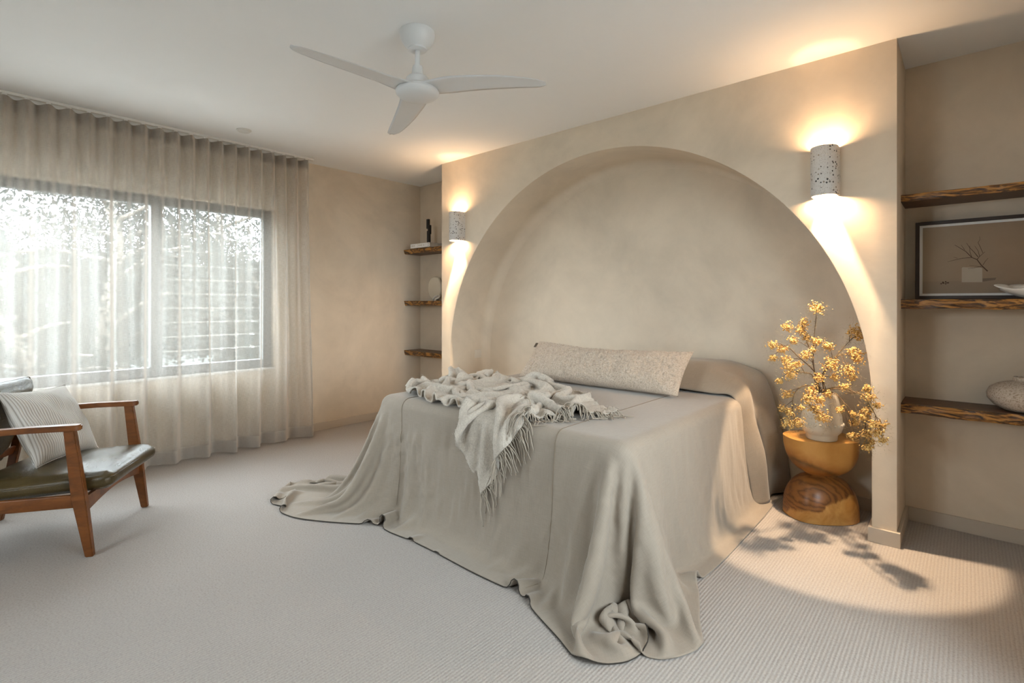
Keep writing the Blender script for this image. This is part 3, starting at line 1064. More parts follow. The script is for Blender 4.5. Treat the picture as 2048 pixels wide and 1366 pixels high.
# ------------------------------------------------------------------ right niche things
FW, FH, FT = 0.66, 0.450, 0.022
fr = thing('framed_print', 'dark-framed photographic print leaning on the middle shelf of the right niche', 'picture', (-0.228, 3.800, RS[1][1]))
fr.rotation_euler = (math.radians(-4.5), 0, 0)
b = bmesh.new()
fwid = 0.019
boxb(0, fwid, -FT, 0, 0, FH, 0.0015, b, 1)
boxb(FW - fwid, FW, -FT, 0, 0, FH, 0.0015, b, 1)
boxb(fwid, FW - fwid, -FT, 0, 0, fwid, 0.0015, b, 1)
boxb(fwid, FW - fwid, -FT, 0, FH - fwid, FH, 0.0015, b, 1)
obj('frame', b, M['dark_frame'], fr, False)
obj('mat', boxb(fwid, FW - fwid, -0.010, -0.006, fwid, FH - fwid), M['paper'], fr, False)
def print_mat():
    t = NT('still_life_print')
    v = t.coord('Object')
    sep = t.n('ShaderNodeSeparateXYZ')
    t.l(v, sep.inputs[0])
    wall = t.ramp(t.math('MULTIPLY', sep.outputs[0], 1.0 / FW), [(0.0, (0.35, 0.265, 0.18)), (0.75, (0.26, 0.165, 0.092))])
    tabl = t.ramp(t.math('MULTIPLY', sep.outputs[0], 1.0 / FW), [(0.0, (0.30, 0.225, 0.155)), (0.8, (0.25, 0.17, 0.105))])
    g = t.math('GREATER_THAN', sep.outputs[2], 0.102)
    c = t.mix(g, tabl, wall)
    t.base(t.mix(0.12, c, t.ramp(t.noise(v, 14, 5), [(0.3, (0.2, 0.15, 0.1)), (0.7, (0.33, 0.27, 0.2))])))
    t.rough(0.6)
    return t.m
IN = 0.033
obj('print', boxb(IN, FW - IN, -0.0115, -0.010, IN, FH - IN), print_mat(), fr, False)
M['print_block'] = plain('print_stone_block', (0.43, 0.36, 0.28), 0.7)
M['print_twig'] = plain('print_twig', (0.06, 0.028, 0.012), 0.7)
M['print_shade'] = plain('print_shade', (0.17, 0.12, 0.08), 0.7)
def px2f(x, y):
    """crop pixels of the print (1259-wide view) to frame coordinates"""
    u = (x - 205) / 1054.0 * 0.450
    zt = 462 - (x - 205) * 0.086
    z = FH * (1 - (y - zt) / (1200.0 - zt))
    return (u, z)
b = bmesh.new()
q = [px2f(682, 1036), px2f(682, 900), px2f(690, 890), px2f(870, 895), px2f(880, 905), px2f(880, 1036)]
prism(q, 'y', -0.0119, -0.0115, b)
obj('printed_block', b, M['print_block'], fr, False)
b = bmesh.new()
prism([px2f(882, 1030), px2f(882, 1000), px2f(1010, 992), px2f(1000, 1015)], 'y', -0.01165, -0.0115, b)
obj('printed_shadow', b, M['print_shade'], fr, False)
b = bmesh.new()
def twig(pts, w0, w1):
    P = [px2f(*p) for p in pts]
    n = len(P)
    for k in range(n - 1):
        a, c = Vector((*P[k], 0)), Vector((*P[k + 1], 0))
        d = (c - a).normalized(); nr = Vector((-d.y, d.x, 0))
        wa = w0 + (w1 - w0) * k / max(1, n - 1); wb = w0 + (w1 - w0) * (k + 1) / max(1, n - 1)
        prism([(a - nr * wa)[:2], (c - nr * wb)[:2], (c + nr * wb)[:2], (a + nr * wa)[:2]], 'y', -0.0124, -0.0119, b)
twig([(930, 930), (870, 870), (830, 815), (780, 795), (720, 735), (660, 700), (612, 672)], 0.0026, 0.0008)
twig([(780, 795), (690, 802), (610, 820), (540, 838)], 0.0014, 0.0006)
twig([(640, 803), (600, 790)], 0.0007, 0.0005)
twig([(840, 790), (800, 740), (760, 700), (730, 655)], 0.0016, 0.0007)
twig([(780, 795), (762, 740), (760, 680)], 0.0012, 0.0006)
twig([(710, 720), (675, 670)], 0.0010, 0.0005)
twig([(830, 815), (855, 785), (905, 740)], 0.0016, 0.0007)
twig([(885, 750), (860, 690), (840, 650), (858, 620), (856, 590)], 0.0011, 0.0005)
twig([(855, 785), (840, 730), (808, 682)], 0.0011, 0.0006)
twig([(885, 870), (910, 830), (935, 802)], 0.0011, 0.0006)
twig([(885, 890), (820, 880), (755, 872)], 0.0010, 0.0005)
twig([(870, 880), (800, 898), (745, 905)], 0.0009, 0.0005)
obj('printed_twig', b, M['print_twig'], fr, False)
b = bmesh.new()
rr = random.Random(3)
for k in range(9):
    x, y = rr.uniform(475, 550), rr.uniform(1030, 1055)
    prism([px2f(x - 9, y), px2f(x, y - 9), px2f(x + 9, y), px2f(x, y + 7)], 'y', -0.0119, -0.0115, b)
obj('printed_petals', b, M['print_twig'], fr, False)

bw = thing('wavy_bowl', 'low white wavy-rimmed bowl in front of the framed print', 'bowl', (0.300, 3.672, RS[1][1]))
n, m = 72, 8
def bowl_pt(k, q, inner):
    a = 2 * math.pi * k / n
    wv = 1 + 0.16 * q * math.cos(5 * a + 0.5) + 0.05 * q * math.cos(9 * a)
    r = (0.065 + 0.120 * q ** 0.8) * wv - inner
    return (r * math.cos(a), r * math.sin(a) * 0.45, 0.004 + 0.058 * q ** 1.4 * (1 + 0.22 * math.cos(5 * a + 2)) + inner * 0.7)
bm = bmesh.new()
O = [[bm.verts.new(bowl_pt(k, j / m, 0)) for k in range(n)] for j in range(m + 1)]
I = [[bm.verts.new(bowl_pt(k, j / m, 0.006)) for k in range(n)] for j in range(m + 1)]
for j in range(m):
    for k in range(n):
        bm.faces.new((O[j][k], O[j][(k + 1) % n], O[j + 1][(k + 1) % n], O[j + 1][k]))
        bm.faces.new((I[j][k], I[j + 1][k], I[j + 1][(k + 1) % n], I[j][(k + 1) % n]))
for k in range(n):
    bm.faces.new((O[m][k], O[m][(k + 1) % n], I[m][(k + 1) % n], I[m][k]))
bm.faces.new(O[0][::-1]); bm.faces.new(I[0])
obj('body', bm, M['white_ceramic'], bw)
obj('foot_ring', lathe([(0.058, 0), (0.060, 0.003), (0.060, 0.006)], 40, sy=0.45), M['white_ceramic'], bw)

pot = thing('stoneware_pot', 'squat round speckled stoneware pot on the lowest right shelf', 'pot', (0.225, 3.725, RS[2][1]))
obj('body', lathe([(0.055, 0), (0.085, 0.006), (0.125, 0.030), (0.148, 0.062), (0.152, 0.090), (0.140, 0.118), (0.110, 0.140), (0.075, 0.152), (0.052, 0.158), (0.047, 0.162)], 64, cap1=False), M['stoneware'], pot)
obj('rim', lathe([(0.048, 0.158), (0.050, 0.166), (0.049, 0.178), (0.045, 0.180), (0.041, 0.176), (0.040, 0.150), (0.06, 0.120)], 48, cap0=False, cap1=False), M['stoneware'], pot)
#@@BED

# ================================================================== CLOTH (position based, deterministic)
class Cloth:
    def __init__(s, P, hx, hy, bend=0.15, shear=0.5):
        s.P = P.astype(np.float64).copy()
        s.V = np.zeros_like(s.P)
        s.n, s.m = P.shape[:2]
        s.w = np.ones((s.n, s.m, 1))
        hd = math.hypot(hx, hy)
        n, m = s.n, s.m
        s.C = []
        def add(a, b, L, k): s.C.append((a, b, L, k))
        def sl(a, st, ln): return slice(a, a + st * ln, st)
        for o in (0, 1):
            c = (n - 1 - o + 1) // 2
            add((sl(o, 2, c), slice(None)), (sl(o + 1, 2, c), slice(None)), hx, 1.0)
            c = (m - 1 - o + 1) // 2
            add((slice(None), sl(o, 2, c)), (slice(None), sl(o + 1, 2, c)), hy, 1.0)
        for o in (0, 1):
            c = (n - 1 - o + 1) // 2
            add((sl(o, 2, c), slice(0, m - 1)), (sl(o + 1, 2, c), slice(1, m)), hd, shear)
            add((sl(o, 2, c), slice(1, m)), (sl(o + 1, 2, c), slice(0, m - 1)), hd, shear)
        if bend > 0:
            idx = np.arange(n - 2)
            for par in (0, 1):
                ii = idx[(idx // 2) % 2 == par]
                s.C.append(((ii, slice(None)), (ii + 2, slice(None)), 2 * hx, bend))
            idx = np.arange(m - 2)
            for par in (0, 1):
                jj = idx[(idx // 2) % 2 == par]
                s.C.append(((slice(None), jj), (slice(None), jj + 2), 2 * hy, bend))
    def step(s, dt, collide, g=9.8, damp=0.995, iters=1, force=None):
        s.V[..., 2] -= g * dt
        if force is not None: s.V += force * dt
        s.V *= damp
        prev = s.P.copy()
        s.P = s.P + s.V * dt * (s.w > 0)
        for _ in range(iters):
            for a, b, L, k in s.C:
                A, B = s.P[a], s.P[b]
                d = B - A
                l = np.sqrt((d * d).sum(-1, keepdims=True)) + 1e-9
                wa, wb = s.w[a], s.w[b]
                c = (l - L) / l * (k / np.maximum(wa + wb, 1e-9)) * d
                s.P[a] = A + wa * c
                s.P[b] = B - wb * c
        collide(s.P, prev, s.w)
        s.V = (s.P - prev) / dt
    def repel(s, r, skip=2, every=None):
        """push apart sheet points closer than r that are not neighbours in the weave"""
        pts = s.P.reshape(-1, 3)
        kd = kdtree.KDTree(len(pts))
        for i, p in enumerate(pts): kd.insert(p, i)
        kd.balance()
        m = s.m
        D = np.zeros_like(pts)
        cnt = np.zeros(len(pts))
        W = s.w.reshape(-1)
        for i, p in enumerate(pts):
            if W[i] == 0: continue
            ii, jj = divmod(i, m)
            for co, k, d in kd.find_range(p, r):
                a, b = divmod(k, m)
                if abs(a - ii) <= skip and abs(b - jj) <= skip: continue
                if d < 1e-6: continue
                D[i] += (p - np.array(co)) / d * (r - d) * 0.5
                cnt[i] += 1
        c = np.maximum(cnt, 1)[:, None]
        s.P += (D / c).reshape(s.P.shape)

BX0, BX1, BY0, BY1, BZ = -2.885, -1.075, 1.925, 3.86, 0.690
RB = 0.055
def bed_sdf(P, off=0.0):
    lo = np.array([BX0, BY0, -0.6]); hi = np.array([BX1, 4.6, BZ])
    c = (lo + hi) / 2; b = (hi - lo) / 2 - RB
    p = P - c
    q = np.abs(p) - b
    qm = np.maximum(q, 0)
    out = np.sqrt((qm * qm).sum(-1))
    ins = np.minimum(q.max(-1), 0)
    d = out + ins - RB
    g = np.where((out > 1e-9)[..., None], qm / np.maximum(out, 1e-9)[..., None], 0.0)
    k = q.argmax(-1)
    e = np.eye(3)[k]
    g = np.where((out > 1e-9)[..., None], g, e) * np.sign(p)
    return d - off, g
def make_collide(off, mu_bed=0.6, mu_floor=0.75, floor=0.006):
    def collide(P, prev, w):
        d, g = bed_sdf(P, off)
        hit = (d < 0) & (w[..., 0] > 0)
        if hit.any():
            P[hit] -= (d[hit])[:, None] * g[hit]
            mv = P[hit] - prev[hit]
            nn = (mv * g[hit]).sum(-1, keepdims=True) * g[hit]
            P[hit] -= (mv - nn) * mu_bed
        f = (P[..., 2] < floor) & (w[..., 0] > 0)
        if f.any():
            P[..., 2][f] = floor
            P[..., 0][f] -= (P[..., 0][f] - prev[..., 0][f]) * mu_floor
            P[..., 1][f] -= (P[..., 1][f] - prev[..., 1][f]) * mu_floor
    return collide

# ------------------------------------------------------------------ bed under the spread
bed = thing('bed', 'king-size bed standing in the arch recess under the linen bedspread', 'bed', (-1.98, 2.9, 0))
obj('base', boxb(-0.86, 0.86, -0.93, 0.95, 0.02, 0.33, 0.02), M['linen_head'], bed)
obj('mattress', boxb(-0.885, 0.885, -0.955, 0.955, 0.335, 0.675, 0.05, seg=4), M['paper'], bed)

# ------------------------------------------------------------------ bedspread
HX = 0.0185
SX0, SX1, SY0, SY1 = BX0 - 0.92, BX1 + 0.725, BY0 - 0.765, 3.62
nx = int(round((SX1 - SX0) / HX)) + 1
ny = int(round((SY1 - SY0) / HX)) + 1
gx = np.linspace(SX0, SX1, nx)
gy = np.linspace(SY0, SY1, ny)
P = np.zeros((nx, ny, 3))
P[..., 0] = gx[:, None]
P[..., 1] = gy[None, :]
P[..., 2] = BZ + 0.010
for i in range(nx):
    for j in range(ny):
        x, y = gx[i], gy[j]
        out = max(BX0 - x, x - BX1, BY0 - y, 0)
        if out > 0:
            P[i, j, 2] += 0.012 * min(1, out * 5) * noise.noise(Vector((x * 6, y * 6, 2.0)))
        # corner pleats: a valley down the diagonal with a lobe on either side
        for cx, sgn in ((BX1, 1), (BX0, -1)):
            u = (x - cx) * sgn
            v = BY0 - y
            if u > 0 and v > 0:
                a = math.atan2(v, u) - math.pi / 4
                rad = math.hypot(u, v)
                P[i, j, 2] += rad * (0.16 * math.cos(a * 8.0) * -1 * math.exp(-(a / 0.6) ** 2)) if sgn > 0 else rad * 0.12 * math.cos(a * 6 + 0.6)
cl = Cloth(P, gx[1] - gx[0], gy[1] - gy[0], bend=0.4, shear=0.35)
core = (P[..., 0] > BX0 + 0.10) & (P[..., 0] < BX1 - 0.10) & (P[..., 1] > BY0 + 0.10)
cl.w[core] = 0
cl.P[core, 2] = BZ + 0.006
col = make_collide(0.006)
FR, SUB = 90, 8
gather = np.zeros(P.shape)
du_r = np.maximum(P[..., 0] - BX1, 0); du_l = np.maximum(BX0 - P[..., 0], 0); dv_ = np.maximum(BY0 - P[..., 1], 0)
ang_r = np.arctan2(dv_, np.maximum(du_r, 1e-9)) - math.pi / 4
rad_r = np.hypot(du_r, dv_)
cor_r = (du_r > 0) & (dv_ > 0); cor_l = (du_l > 0) & (dv_ > 0)
for fr_ in range(FR):
    # the overhang is drawn in against the bed at the corners and then let go
    gather[:] = 0
    if fr_ < FR * 0.66:
        up = np.clip((cl.P[..., 2] - 0.12) / 0.15, 0, 1)[..., None]
        # right corner: the middle of the spare cloth is pushed in, the lobes beside it stand out
        dxy = np.array((BX1 + 0.05, BY0 - 0.05)) - cl.P[..., :2]
        gather[..., :2] += np.where(cor_r[..., None], np.clip(dxy, -0.5, 0.5) * 6.0, 0) * up
        gather[..., :2] += np.where((cor_r & (np.abs(ang_r) < 0.10) & (rad_r < 0.85))[..., None], np.clip(dxy, -0.5, 0.5) * 45.0, 0) * up
        for lo_, dv2 in ((1, (0.0, -1.0)), (-1, (1.0, 0.0))):
            lobe = cor_r & (np.abs(ang_r - 0.32 * lo_) < 0.16) & (rad_r < 0.8)
            gather[..., :2] += np.where(lobe[..., None], np.array(dv2) * 0.5, 0) * up
        dxy = np.array((BX0 - 0.06, BY0 - 0.04)) - cl.P[..., :2]
        gather[..., :2] += np.where(cor_l[..., None], np.clip(dxy, -0.5, 0.5) * 5.0, 0) * np.clip((cl.P[..., 2] - 0.3) / 0.2, 0, 1)[..., None]
    for k in range(SUB):
        cl.step(1 / 50 / SUB, col, damp=0.9975 if fr_ < FR * 0.7 else 0.985, force=gather)
    if fr_ % 6 == 5 and fr_ > FR * 0.4:
        cl.repel(0.013, 2)
BS = cl.P
# washed linen never hangs quite smooth: soft vertical creases on the drops
nrm = np.cross(np.gradient(BS, axis=0), np.gradient(BS, axis=1))
nrm /= np.linalg.norm(nrm, axis=-1, keepdims=True) + 1e-9
for i in range(nx):
    for j in range(ny):
        x, y, z = BS[i, j]
        if z > BZ - 0.02 or z < 0.02: continue
        h = x * abs(nrm[i, j, 1]) + y * abs(nrm[i, j, 0])
        k = min(1, (BZ - z) * 6) * min(1, z * 6)
        a = 0.0075 * noise.noise(Vector((h * 9, z * 1.1, 3))) + 0.0045 * noise.noise(Vector((h * 24, z * 2.6, 8)))
        BS[i, j] += nrm[i, j] * (a + 0.002) * k
uv = np.stack(np.meshgrid(gx, gy, indexing='ij'), -1).reshape(-1, 2)
spread = obj('bedspread', grid_mesh(BS), M['linen'])
tag(spread, 'wide oatmeal linen bedspread draped to the floor over the bed', 'bedspread')
set_uv(spread, uv)
md = spread.modifiers.new('sub', 'SUBSURF'); md.levels = 1; md.render_levels = 1
md = spread.modifiers.new('thick', 'SOLIDIFY'); md.thickness = 0.003; md.offset = 0
def surf_line(pts, rad, name, mat, parent, lift=0.0):
    o = obj(name, tube(pts, rad, 5), mat, parent)
    return o
nrm = np.zeros_like(BS)
du = np.gradient(BS, axis=0); dv = np.gradient(BS, axis=1)
nrm = np.cross(du, dv)
nrm /= np.linalg.norm(nrm, axis=-1, keepdims=True) + 1e-9
for sx in (-2.63, -1.445):
    i = int(np.argmin(abs(gx - sx)))
    line = [Vector(BS[i, j] + nrm[i, j] * 0.0022) for j in range(ny)]
    surf_line(line, 0.0017, 'seam', M['seam'], spread)
line = [Vector(BS[i, 0] + np.array([0, 0, 0.0])) for i in range(nx)]
surf_line(line, 0.0024, 'hem_stitching', M['dark_hem'], spread)

# ------------------------------------------------------------------ folded head end of the spread, drawn up over the pillows
HN, HM = 120, 30
arcx = []
P = np.zeros((HN, HM, 3))
def hump(v):
    """height of the roll over the pillows across the head of the bed"""
    return BZ + 0.008 + 0.185 * (math.sin(math.pi * min(1, 0.02 + 0.86 * v)) ** 0.75)
for j in range(HM):
    v = j / (HM - 1)
    y = 3.33 + (3.845 - 3.33) * v
    zt = hump(v) if v < 0.55 else hump(0.55) - 0.02 * (v - 0.55) ** 2
    # profile across the bed: left drop, top, right drop
    xr = BX1 + 0.015 + 0.06 * v
    xl = BX0 - 0.015 - 0.05 * v
    pts = []
    yd = y
    foldw = 0.030 * math.sin(v * 2.15 * math.pi + 0.25)
    pts += [(xl - 0.10 - 0.02 * v, 0.012, 0.02), (xl - 0.075, 0.20, 0), (xl - 0.05, 0.42, 0), (xl - 0.01, BZ - 0.12, 0), (xl + 0.06, BZ + 0.02 + (zt - BZ) * 0.30, 0), (xl + 0.19, BZ + (zt - BZ) * 0.78, 0), (xl + 0.38, zt, 0)]
    pts += [((xl + xr) / 2 - 0.25, zt - 0.004, 0), ((xl + xr) / 2 + 0.25, zt - 0.004, 0)]
    pts += [(xr - 0.30, zt, 0), (xr - 0.15, BZ + (zt - BZ) * 0.80, 0), (xr - 0.045, BZ + 0.012 + (zt - BZ) * 0.38, 0.01), (xr + 0.018 + 0.2 * foldw, BZ - 0.11, 0.02), (xr + 0.045 + 0.6 * foldw, 0.44, 0.05), (xr + 0.070 + foldw, 0.24, 0.09), (xr + 0.085 + 1.2 * foldw, 0.014, 0.13)]
    q = spline([(a, b, c) for a, b, c in pts], 10)
    L = [0]
    for a, b in zip(q, q[1:]): L.append(L[-1] + (Vector((a.x, a.y, 0)) - Vector((b.x, b.y, 0))).length)
    for i in range(HN):
        s_ = L[-1] * i / (HN - 1)
        k = 0
        while k < len(L) - 2 and L[k + 1] < s_: k += 1
        f = (s_ - L[k]) / max(1e-9, L[k + 1] - L[k])
        a = q[k].lerp(q[k + 1], f)
        x, z, dy = a.x, a.y, a.z
        right = max(0, min(1, (x - (xr - 0.35)) / 0.35))
        # gathers run from the top of the roll down the right side
        gz = 0.026 * right * math.cos(2 * math.pi * (v - 0.20) / 0.60) * min(1, z / 0.3)
        wr = 0.010 * noise.noise(Vector((x * 5, y * 7, z * 4)))
        yy = y + dy * (1 - v) * 1.0
        hug = 0.055 * (1 - v) ** 2 * max(0, min(1, (BZ - z) / 0.15)) * (1 if x > -2 else 0)
        P[i, j] = (x - hug + 0.7 * gz + wr * 0.5, min(3.852, yy), max(0.012, z + gz + wr))
head = obj('folded_head', grid_mesh(P), M['linen_head'], spread)
set_uv(head, [(0.026 * i, 0.018 * j) for i in range(HN) for j in range(HM)])
md = head.modifiers.new('sub', 'SUBSURF'); md.levels = 1; md.render_levels = 1
md = head.modifiers.new('thick', 'SOLIDIFY'); md.thickness = 0.005; md.offset = 0

# ------------------------------------------------------------------ pillows
def pillow_grid(L, Hh, T, n, m, pinch=0.10, ears=0.0, seed=0.0, rough=0.0, rfreq=60):
    """closed cushion in local x (length), y (height); thickness along z. returns front/back arrays"""
    F = np.zeros((n, m, 3)); B = np.zeros((n, m, 3))
    for i in range(n):
        for j in range(m):
            u = -1 + 2 * i / (n - 1); v = -1 + 2 * j / (m - 1)
            e = (max(0, 1 - abs(u) ** 2.6) * max(0, 1 - abs(v) ** 2.4)) ** 0.55
            px = u * L / 2 * (1 - pinch * (1 - v * v) * (abs(u) ** 4) * Hh / L)
            py = v * Hh / 2 * (1 - pinch * (1 - u * u) * v * v * 1.0)
            z = T / 2 * e
            nz = 0.10 * T * noise.noise(Vector((u * L * 5 + seed, v * Hh * 5, seed)))
            z1, z2 = z + nz * e, -z + nz * e
            if rough and e > 0:
                r1 = rough * noise.noise(Vector((px * rfreq, py * rfreq, seed + 3)))
                z1 += r1 * min(1, e * 3)
            F[i, j] = (px, py, z1)
            B[i, j] = (px, py, z2)
    return F, B
def pillow(name, F, B, mat, parent, size=(1, 1)):
    n, m = F.shape[:2]
    uvd = {}
    bm = bmesh.new()
    A = [[bm.verts.new(F[i, j]) for j in range(m)] for i in range(n)]
    C = [[(A[i][j] if i in (0, n - 1) or j in (0, m - 1) else bm.verts.new(B[i, j])) for j in range(m)] for i in range(n)]
    for i in range(n - 1):
        for j in range(m - 1):
            bm.faces.new((A[i][j], A[i + 1][j], A[i + 1][j + 1], A[i][j + 1]))
            try: bm.faces.new((C[i][j], C[i][j + 1], C[i + 1][j + 1], C[i + 1][j]))
            except ValueError: pass
    for i in range(n):
        for j in range(m):
            uvd[A[i][j]] = uvd[C[i][j]] = (i / (n - 1) * size[0], j / (m - 1) * size[1])
    uvs = [uvd[v] for v in bm.verts]
    o = obj(name, bm, mat, parent)
    set_uv(o, uvs)
    return o

# long boucle lumbar cushion leaning on the roll
lum = thing('lumbar_cushion', 'long oatmeal boucle lumbar cushion leaning at the head of the bed', 'cushion', (-1.985, 3.145, BZ + 0.012))
F, B = pillow_grid(1.30, 0.345, 0.19, 190, 60, 0.09, 0, 2.3, 0.011, 62)
# the cushion sags a little towards the right of its length and its upper left ear stands proud
for A in (F, B):
    u = A[..., 0] / 0.65
    v = A[..., 1] / 0.17
    A[..., 1] += 0.020 * np.clip(-u - 0.35, 0, 1) * (v + 1) * 0.9 + 0.018 * np.clip(u - 0.72, 0, 1) * (v + 1) * 1.6 - 0.012 * (v + 1) * np.exp(-((u + 0.05) / 0.5) ** 2)
    A[..., 1] += 0.1725
lc = pillow('cover', F, B, M['boucle'], lum)
LT = math.radians(46)
lc.rotation_euler = (LT, 0, 0)
lc.location = (0, -0.11, 0.016)
# loose loops that fuzz the outline
V, Fc = [], []
rr = random.Random(5)
for k in range(5200):
    i = rr.randrange(1, 189); j = rr.choice([0, 1, 2, 57, 58, 59] + list(range(3, 57)))
    p = F[i, min(59, j)]
    a = rr.uniform(0, 6.28)
    d = Vector((math.cos(a), math.sin(a), rr.uniform(0.3, 1.0))).normalized() * rr.uniform(0.004, 0.010)
    sdv = Vector((-math.sin(a), math.cos(a), 0)) * 0.0011
    b_ = len(V); p = Vector(p)
    V += [p - sdv, p + sdv, p + d + sdv * 0.4, p + d - sdv * 0.4]
    Fc.append((b_, b_ + 1, b_ + 2, b_ + 3))
fz = obj('loose_loops', ([tuple(v) for v in V], [], Fc), M['boucle'], lum, False)
fz['kind'] = 'stuff'
fz.rotation_euler = lc.rotation_euler
fz.location = lc.location
tg = boxb(-0.667, -0.642, 0.300, 0.343, 0.002, 0.005)
o = obj('label_tag', tg, M['black'], lum, False)
o.rotation_euler = lc.rotation_euler
o.location = lc.location
#@@THROW

# ================================================================== THROW BLANKET
TN, TM = 84, 66                      # along its length, along its fringed edge
RL, RW = 1.95, 1.55
def pl(pts, t):
    """point at parameter t of a list of (t, x, y)"""
    for (t0, x0, y0), (t1, x1, y1) in zip(pts, pts[1:]):
        if t <= t1:
            f = (t - t0) / (t1 - t0)
            return Vector((x0 + (x1 - x0) * f, y0 + (y1 - y0) * f, 0))
    return Vector((pts[-1][1], pts[-1][2], 0))
E_front = [(0, -1.88, 1.58), (0.2, -2.02, 1.87), (0.35, -2.12, 1.97), (0.55, -2.35, 1.95), (0.8, -2.70, 2.06), (1, -2.95, 2.22)]
E_back = [(0, -1.40, 2.37), (0.25, -1.72, 2.62), (0.5, -2.15, 2.83), (0.75, -2.55, 2.88), (1, -2.84, 2.80)]
E_fringe = [(0, -1.88, 1.58), (0.3, -1.70, 1.89), (0.55, -1.62, 2.02), (0.8, -1.50, 2.14), (1, -1.40, 2.37)]
E_left = [(0, -2.95, 2.22), (0.5, -2.92, 2.55), (1, -2.84, 2.80)]
P = np.zeros((TN, TM, 3))
for i in range(TN):
    s_ = i / (TN - 1)
    for j in range(TM):
        t_ = j / (TM - 1)
        p = pl(E_front, s_) * (1 - t_) + pl(E_back, s_) * t_ + pl(E_fringe, t_) * (1 - s_) + pl(E_left, t_) * s_
        p -= (pl(E_front, 0) * (1 - s_) * (1 - t_) + pl(E_front, 1) * s_ * (1 - t_) + pl(E_back, 0) * (1 - s_) * t_ + pl(E_back, 1) * s_ * t_)
        n1 = noise.noise(Vector((s_ * 6.5 + 1.2, t_ * 4.2, 7.7)))
        n2 = noise.noise(Vector((s_ * 13 + 3, t_ * 9, 1.7)))
        edge = min(1, 8 * min(t_, 1 - t_) + 0.45)
        P[i, j] = (p.x + 0.03 * n2, p.y + 0.03 * n1, BZ + 0.045 + 0.13 * max(-0.3, n1) * edge + 0.06 * n2)
tc = Cloth(P, RL / (TN - 1), RW / (TM - 1), bend=0.12, shear=0.25)
colt = make_collide(0.020, mu_bed=0.85, mu_floor=0.6)
# the blanket was bunched up where it lies: it takes its full length while its lying outline stays put
pin = np.zeros((TN, TM), bool)
pin[-1, :] = True
pin[:, -1] = True
pin[0, int(TM * 0.45):] = True
pin[int(TN * 0.30):, 0] = True
tc.w[pin] = 0
FRT = 46
base_P = tc.P.copy()
for f_ in range(FRT):
    if f_ == 43:
        tc.w[:] = 1.0
    for k in range(6):
        tc.step(1 / 50 / 6, colt, damp=0.985, g=9.8 if f_ > 4 else 3.0)
    if f_ % 3 == 2:
        tc.repel(0.030, 2)
        colt(tc.P, tc.P.copy(), tc.w)
TP = tc.P
throw = thing('throw_blanket', 'pale fringed wool throw bunched across the foot of the bed', 'blanket', (-2.2, 2.3, BZ))
tl = np.array([-2.2, 2.3, BZ])
tf = obj('fabric', grid_mesh(TP - tl), M['throw'], throw)
set_uv(tf, [(RL * i / (TN - 1), RW * j / (TM - 1)) for i in range(TN) for j in range(TM)])
md = tf.modifiers.new('sub', 'SUBSURF'); md.levels = 2; md.render_levels = 2
md = tf.modifiers.new('thick', 'SOLIDIFY'); md.thickness = 0.009; md.offset = 0
tex = bpy.data.textures.new('pile', 'CLOUDS'); tex.noise_scale = 0.012; tex.noise_depth = 2
md = tf.modifiers.new('pile', 'DISPLACE'); md.texture = tex; md.strength = 0.007; md.mid_level = 0.5; md.texture_coords = 'LOCAL'
# fringe: twisted strands along the edge that runs from the hanging corner to the right tip
bm = bmesh.new()
rr = random.Random(11)
for j in np.arange(0, TM - 1, 0.42):
    j0 = int(j); f = j - j0
    p = Vector(TP[0, j0] * (1 - f) + TP[0, j0 + 1] * f)
    inn = Vector(TP[2, j0])
    d = (p - inn).normalized()
    d = (d + Vector((rr.gauss(0, 0.30), rr.gauss(0, 0.30), 0))).normalized()
    hang = p.y < BY0 + 0.02
    L = rr.uniform(0.085, 0.13) * (1.25 if hang else 0.8)
    n = 9
    pts = [p.copy()]
    cur_ = p.copy(); dirv = d
    for k in range(n):
        dirv = (dirv + Vector((rr.gauss(0, 0.16), rr.gauss(0, 0.16), rr.gauss(0, 0.10) - 0.34))).normalized()
        cur_ = cur_ + dirv * (L / n)
        for _ in range(2):
            dd, g = bed_sdf(np.array(cur_)[None], 0.016)
            if dd[0] < 0:
                cur_ = cur_ - Vector(g[0]) * float(dd[0])
                if abs(g[0][2]) > 0.7 and dirv.z < 0: dirv.z = 0.02
                dirv.normalize()
        pts.append(cur_.copy())
    tube([q - Vector(tl) for q in pts], [0.0030] * 3 + [0.0026] * 4 + [0.0020] * (len(pts) - 7), 5, bm)
fo = obj('fringe', bm, M['fringe'], throw)
fo['kind'] = 'stuff'
# loose tufts that roughen the outline of the pile
V, Fc = [], []
for k in range(5200):
    i = rr.randrange(1, TN - 1); j = rr.randrange(1, TM - 1)
    if rr.random() < 0.12: i = rr.choice([0, TN - 1])
    if rr.random() < 0.12: j = rr.choice([0, TM - 1])
    p = Vector(TP[i, j] - tl) + Vector((rr.uniform(-1, 1), rr.uniform(-1, 1), 0)) * 0.008
    a = rr.uniform(0, 6.28)
    d = Vector((math.cos(a), math.sin(a), rr.uniform(0.2, 1.2))).normalized() * rr.uniform(0.006, 0.012)
    sdv = Vector((-math.sin(a), math.cos(a), 0)) * 0.0012
    b_ = len(V); p.z += 0.003
    V += [p - sdv, p + sdv, p + d + sdv * 0.4, p + d - sdv * 0.4]
    Fc.append((b_, b_ + 1, b_ + 2, b_ + 3))
o = obj('tufts', ([tuple(v) for v in V], [], Fc), M['throw'], throw, False)
o['kind'] = 'stuff'

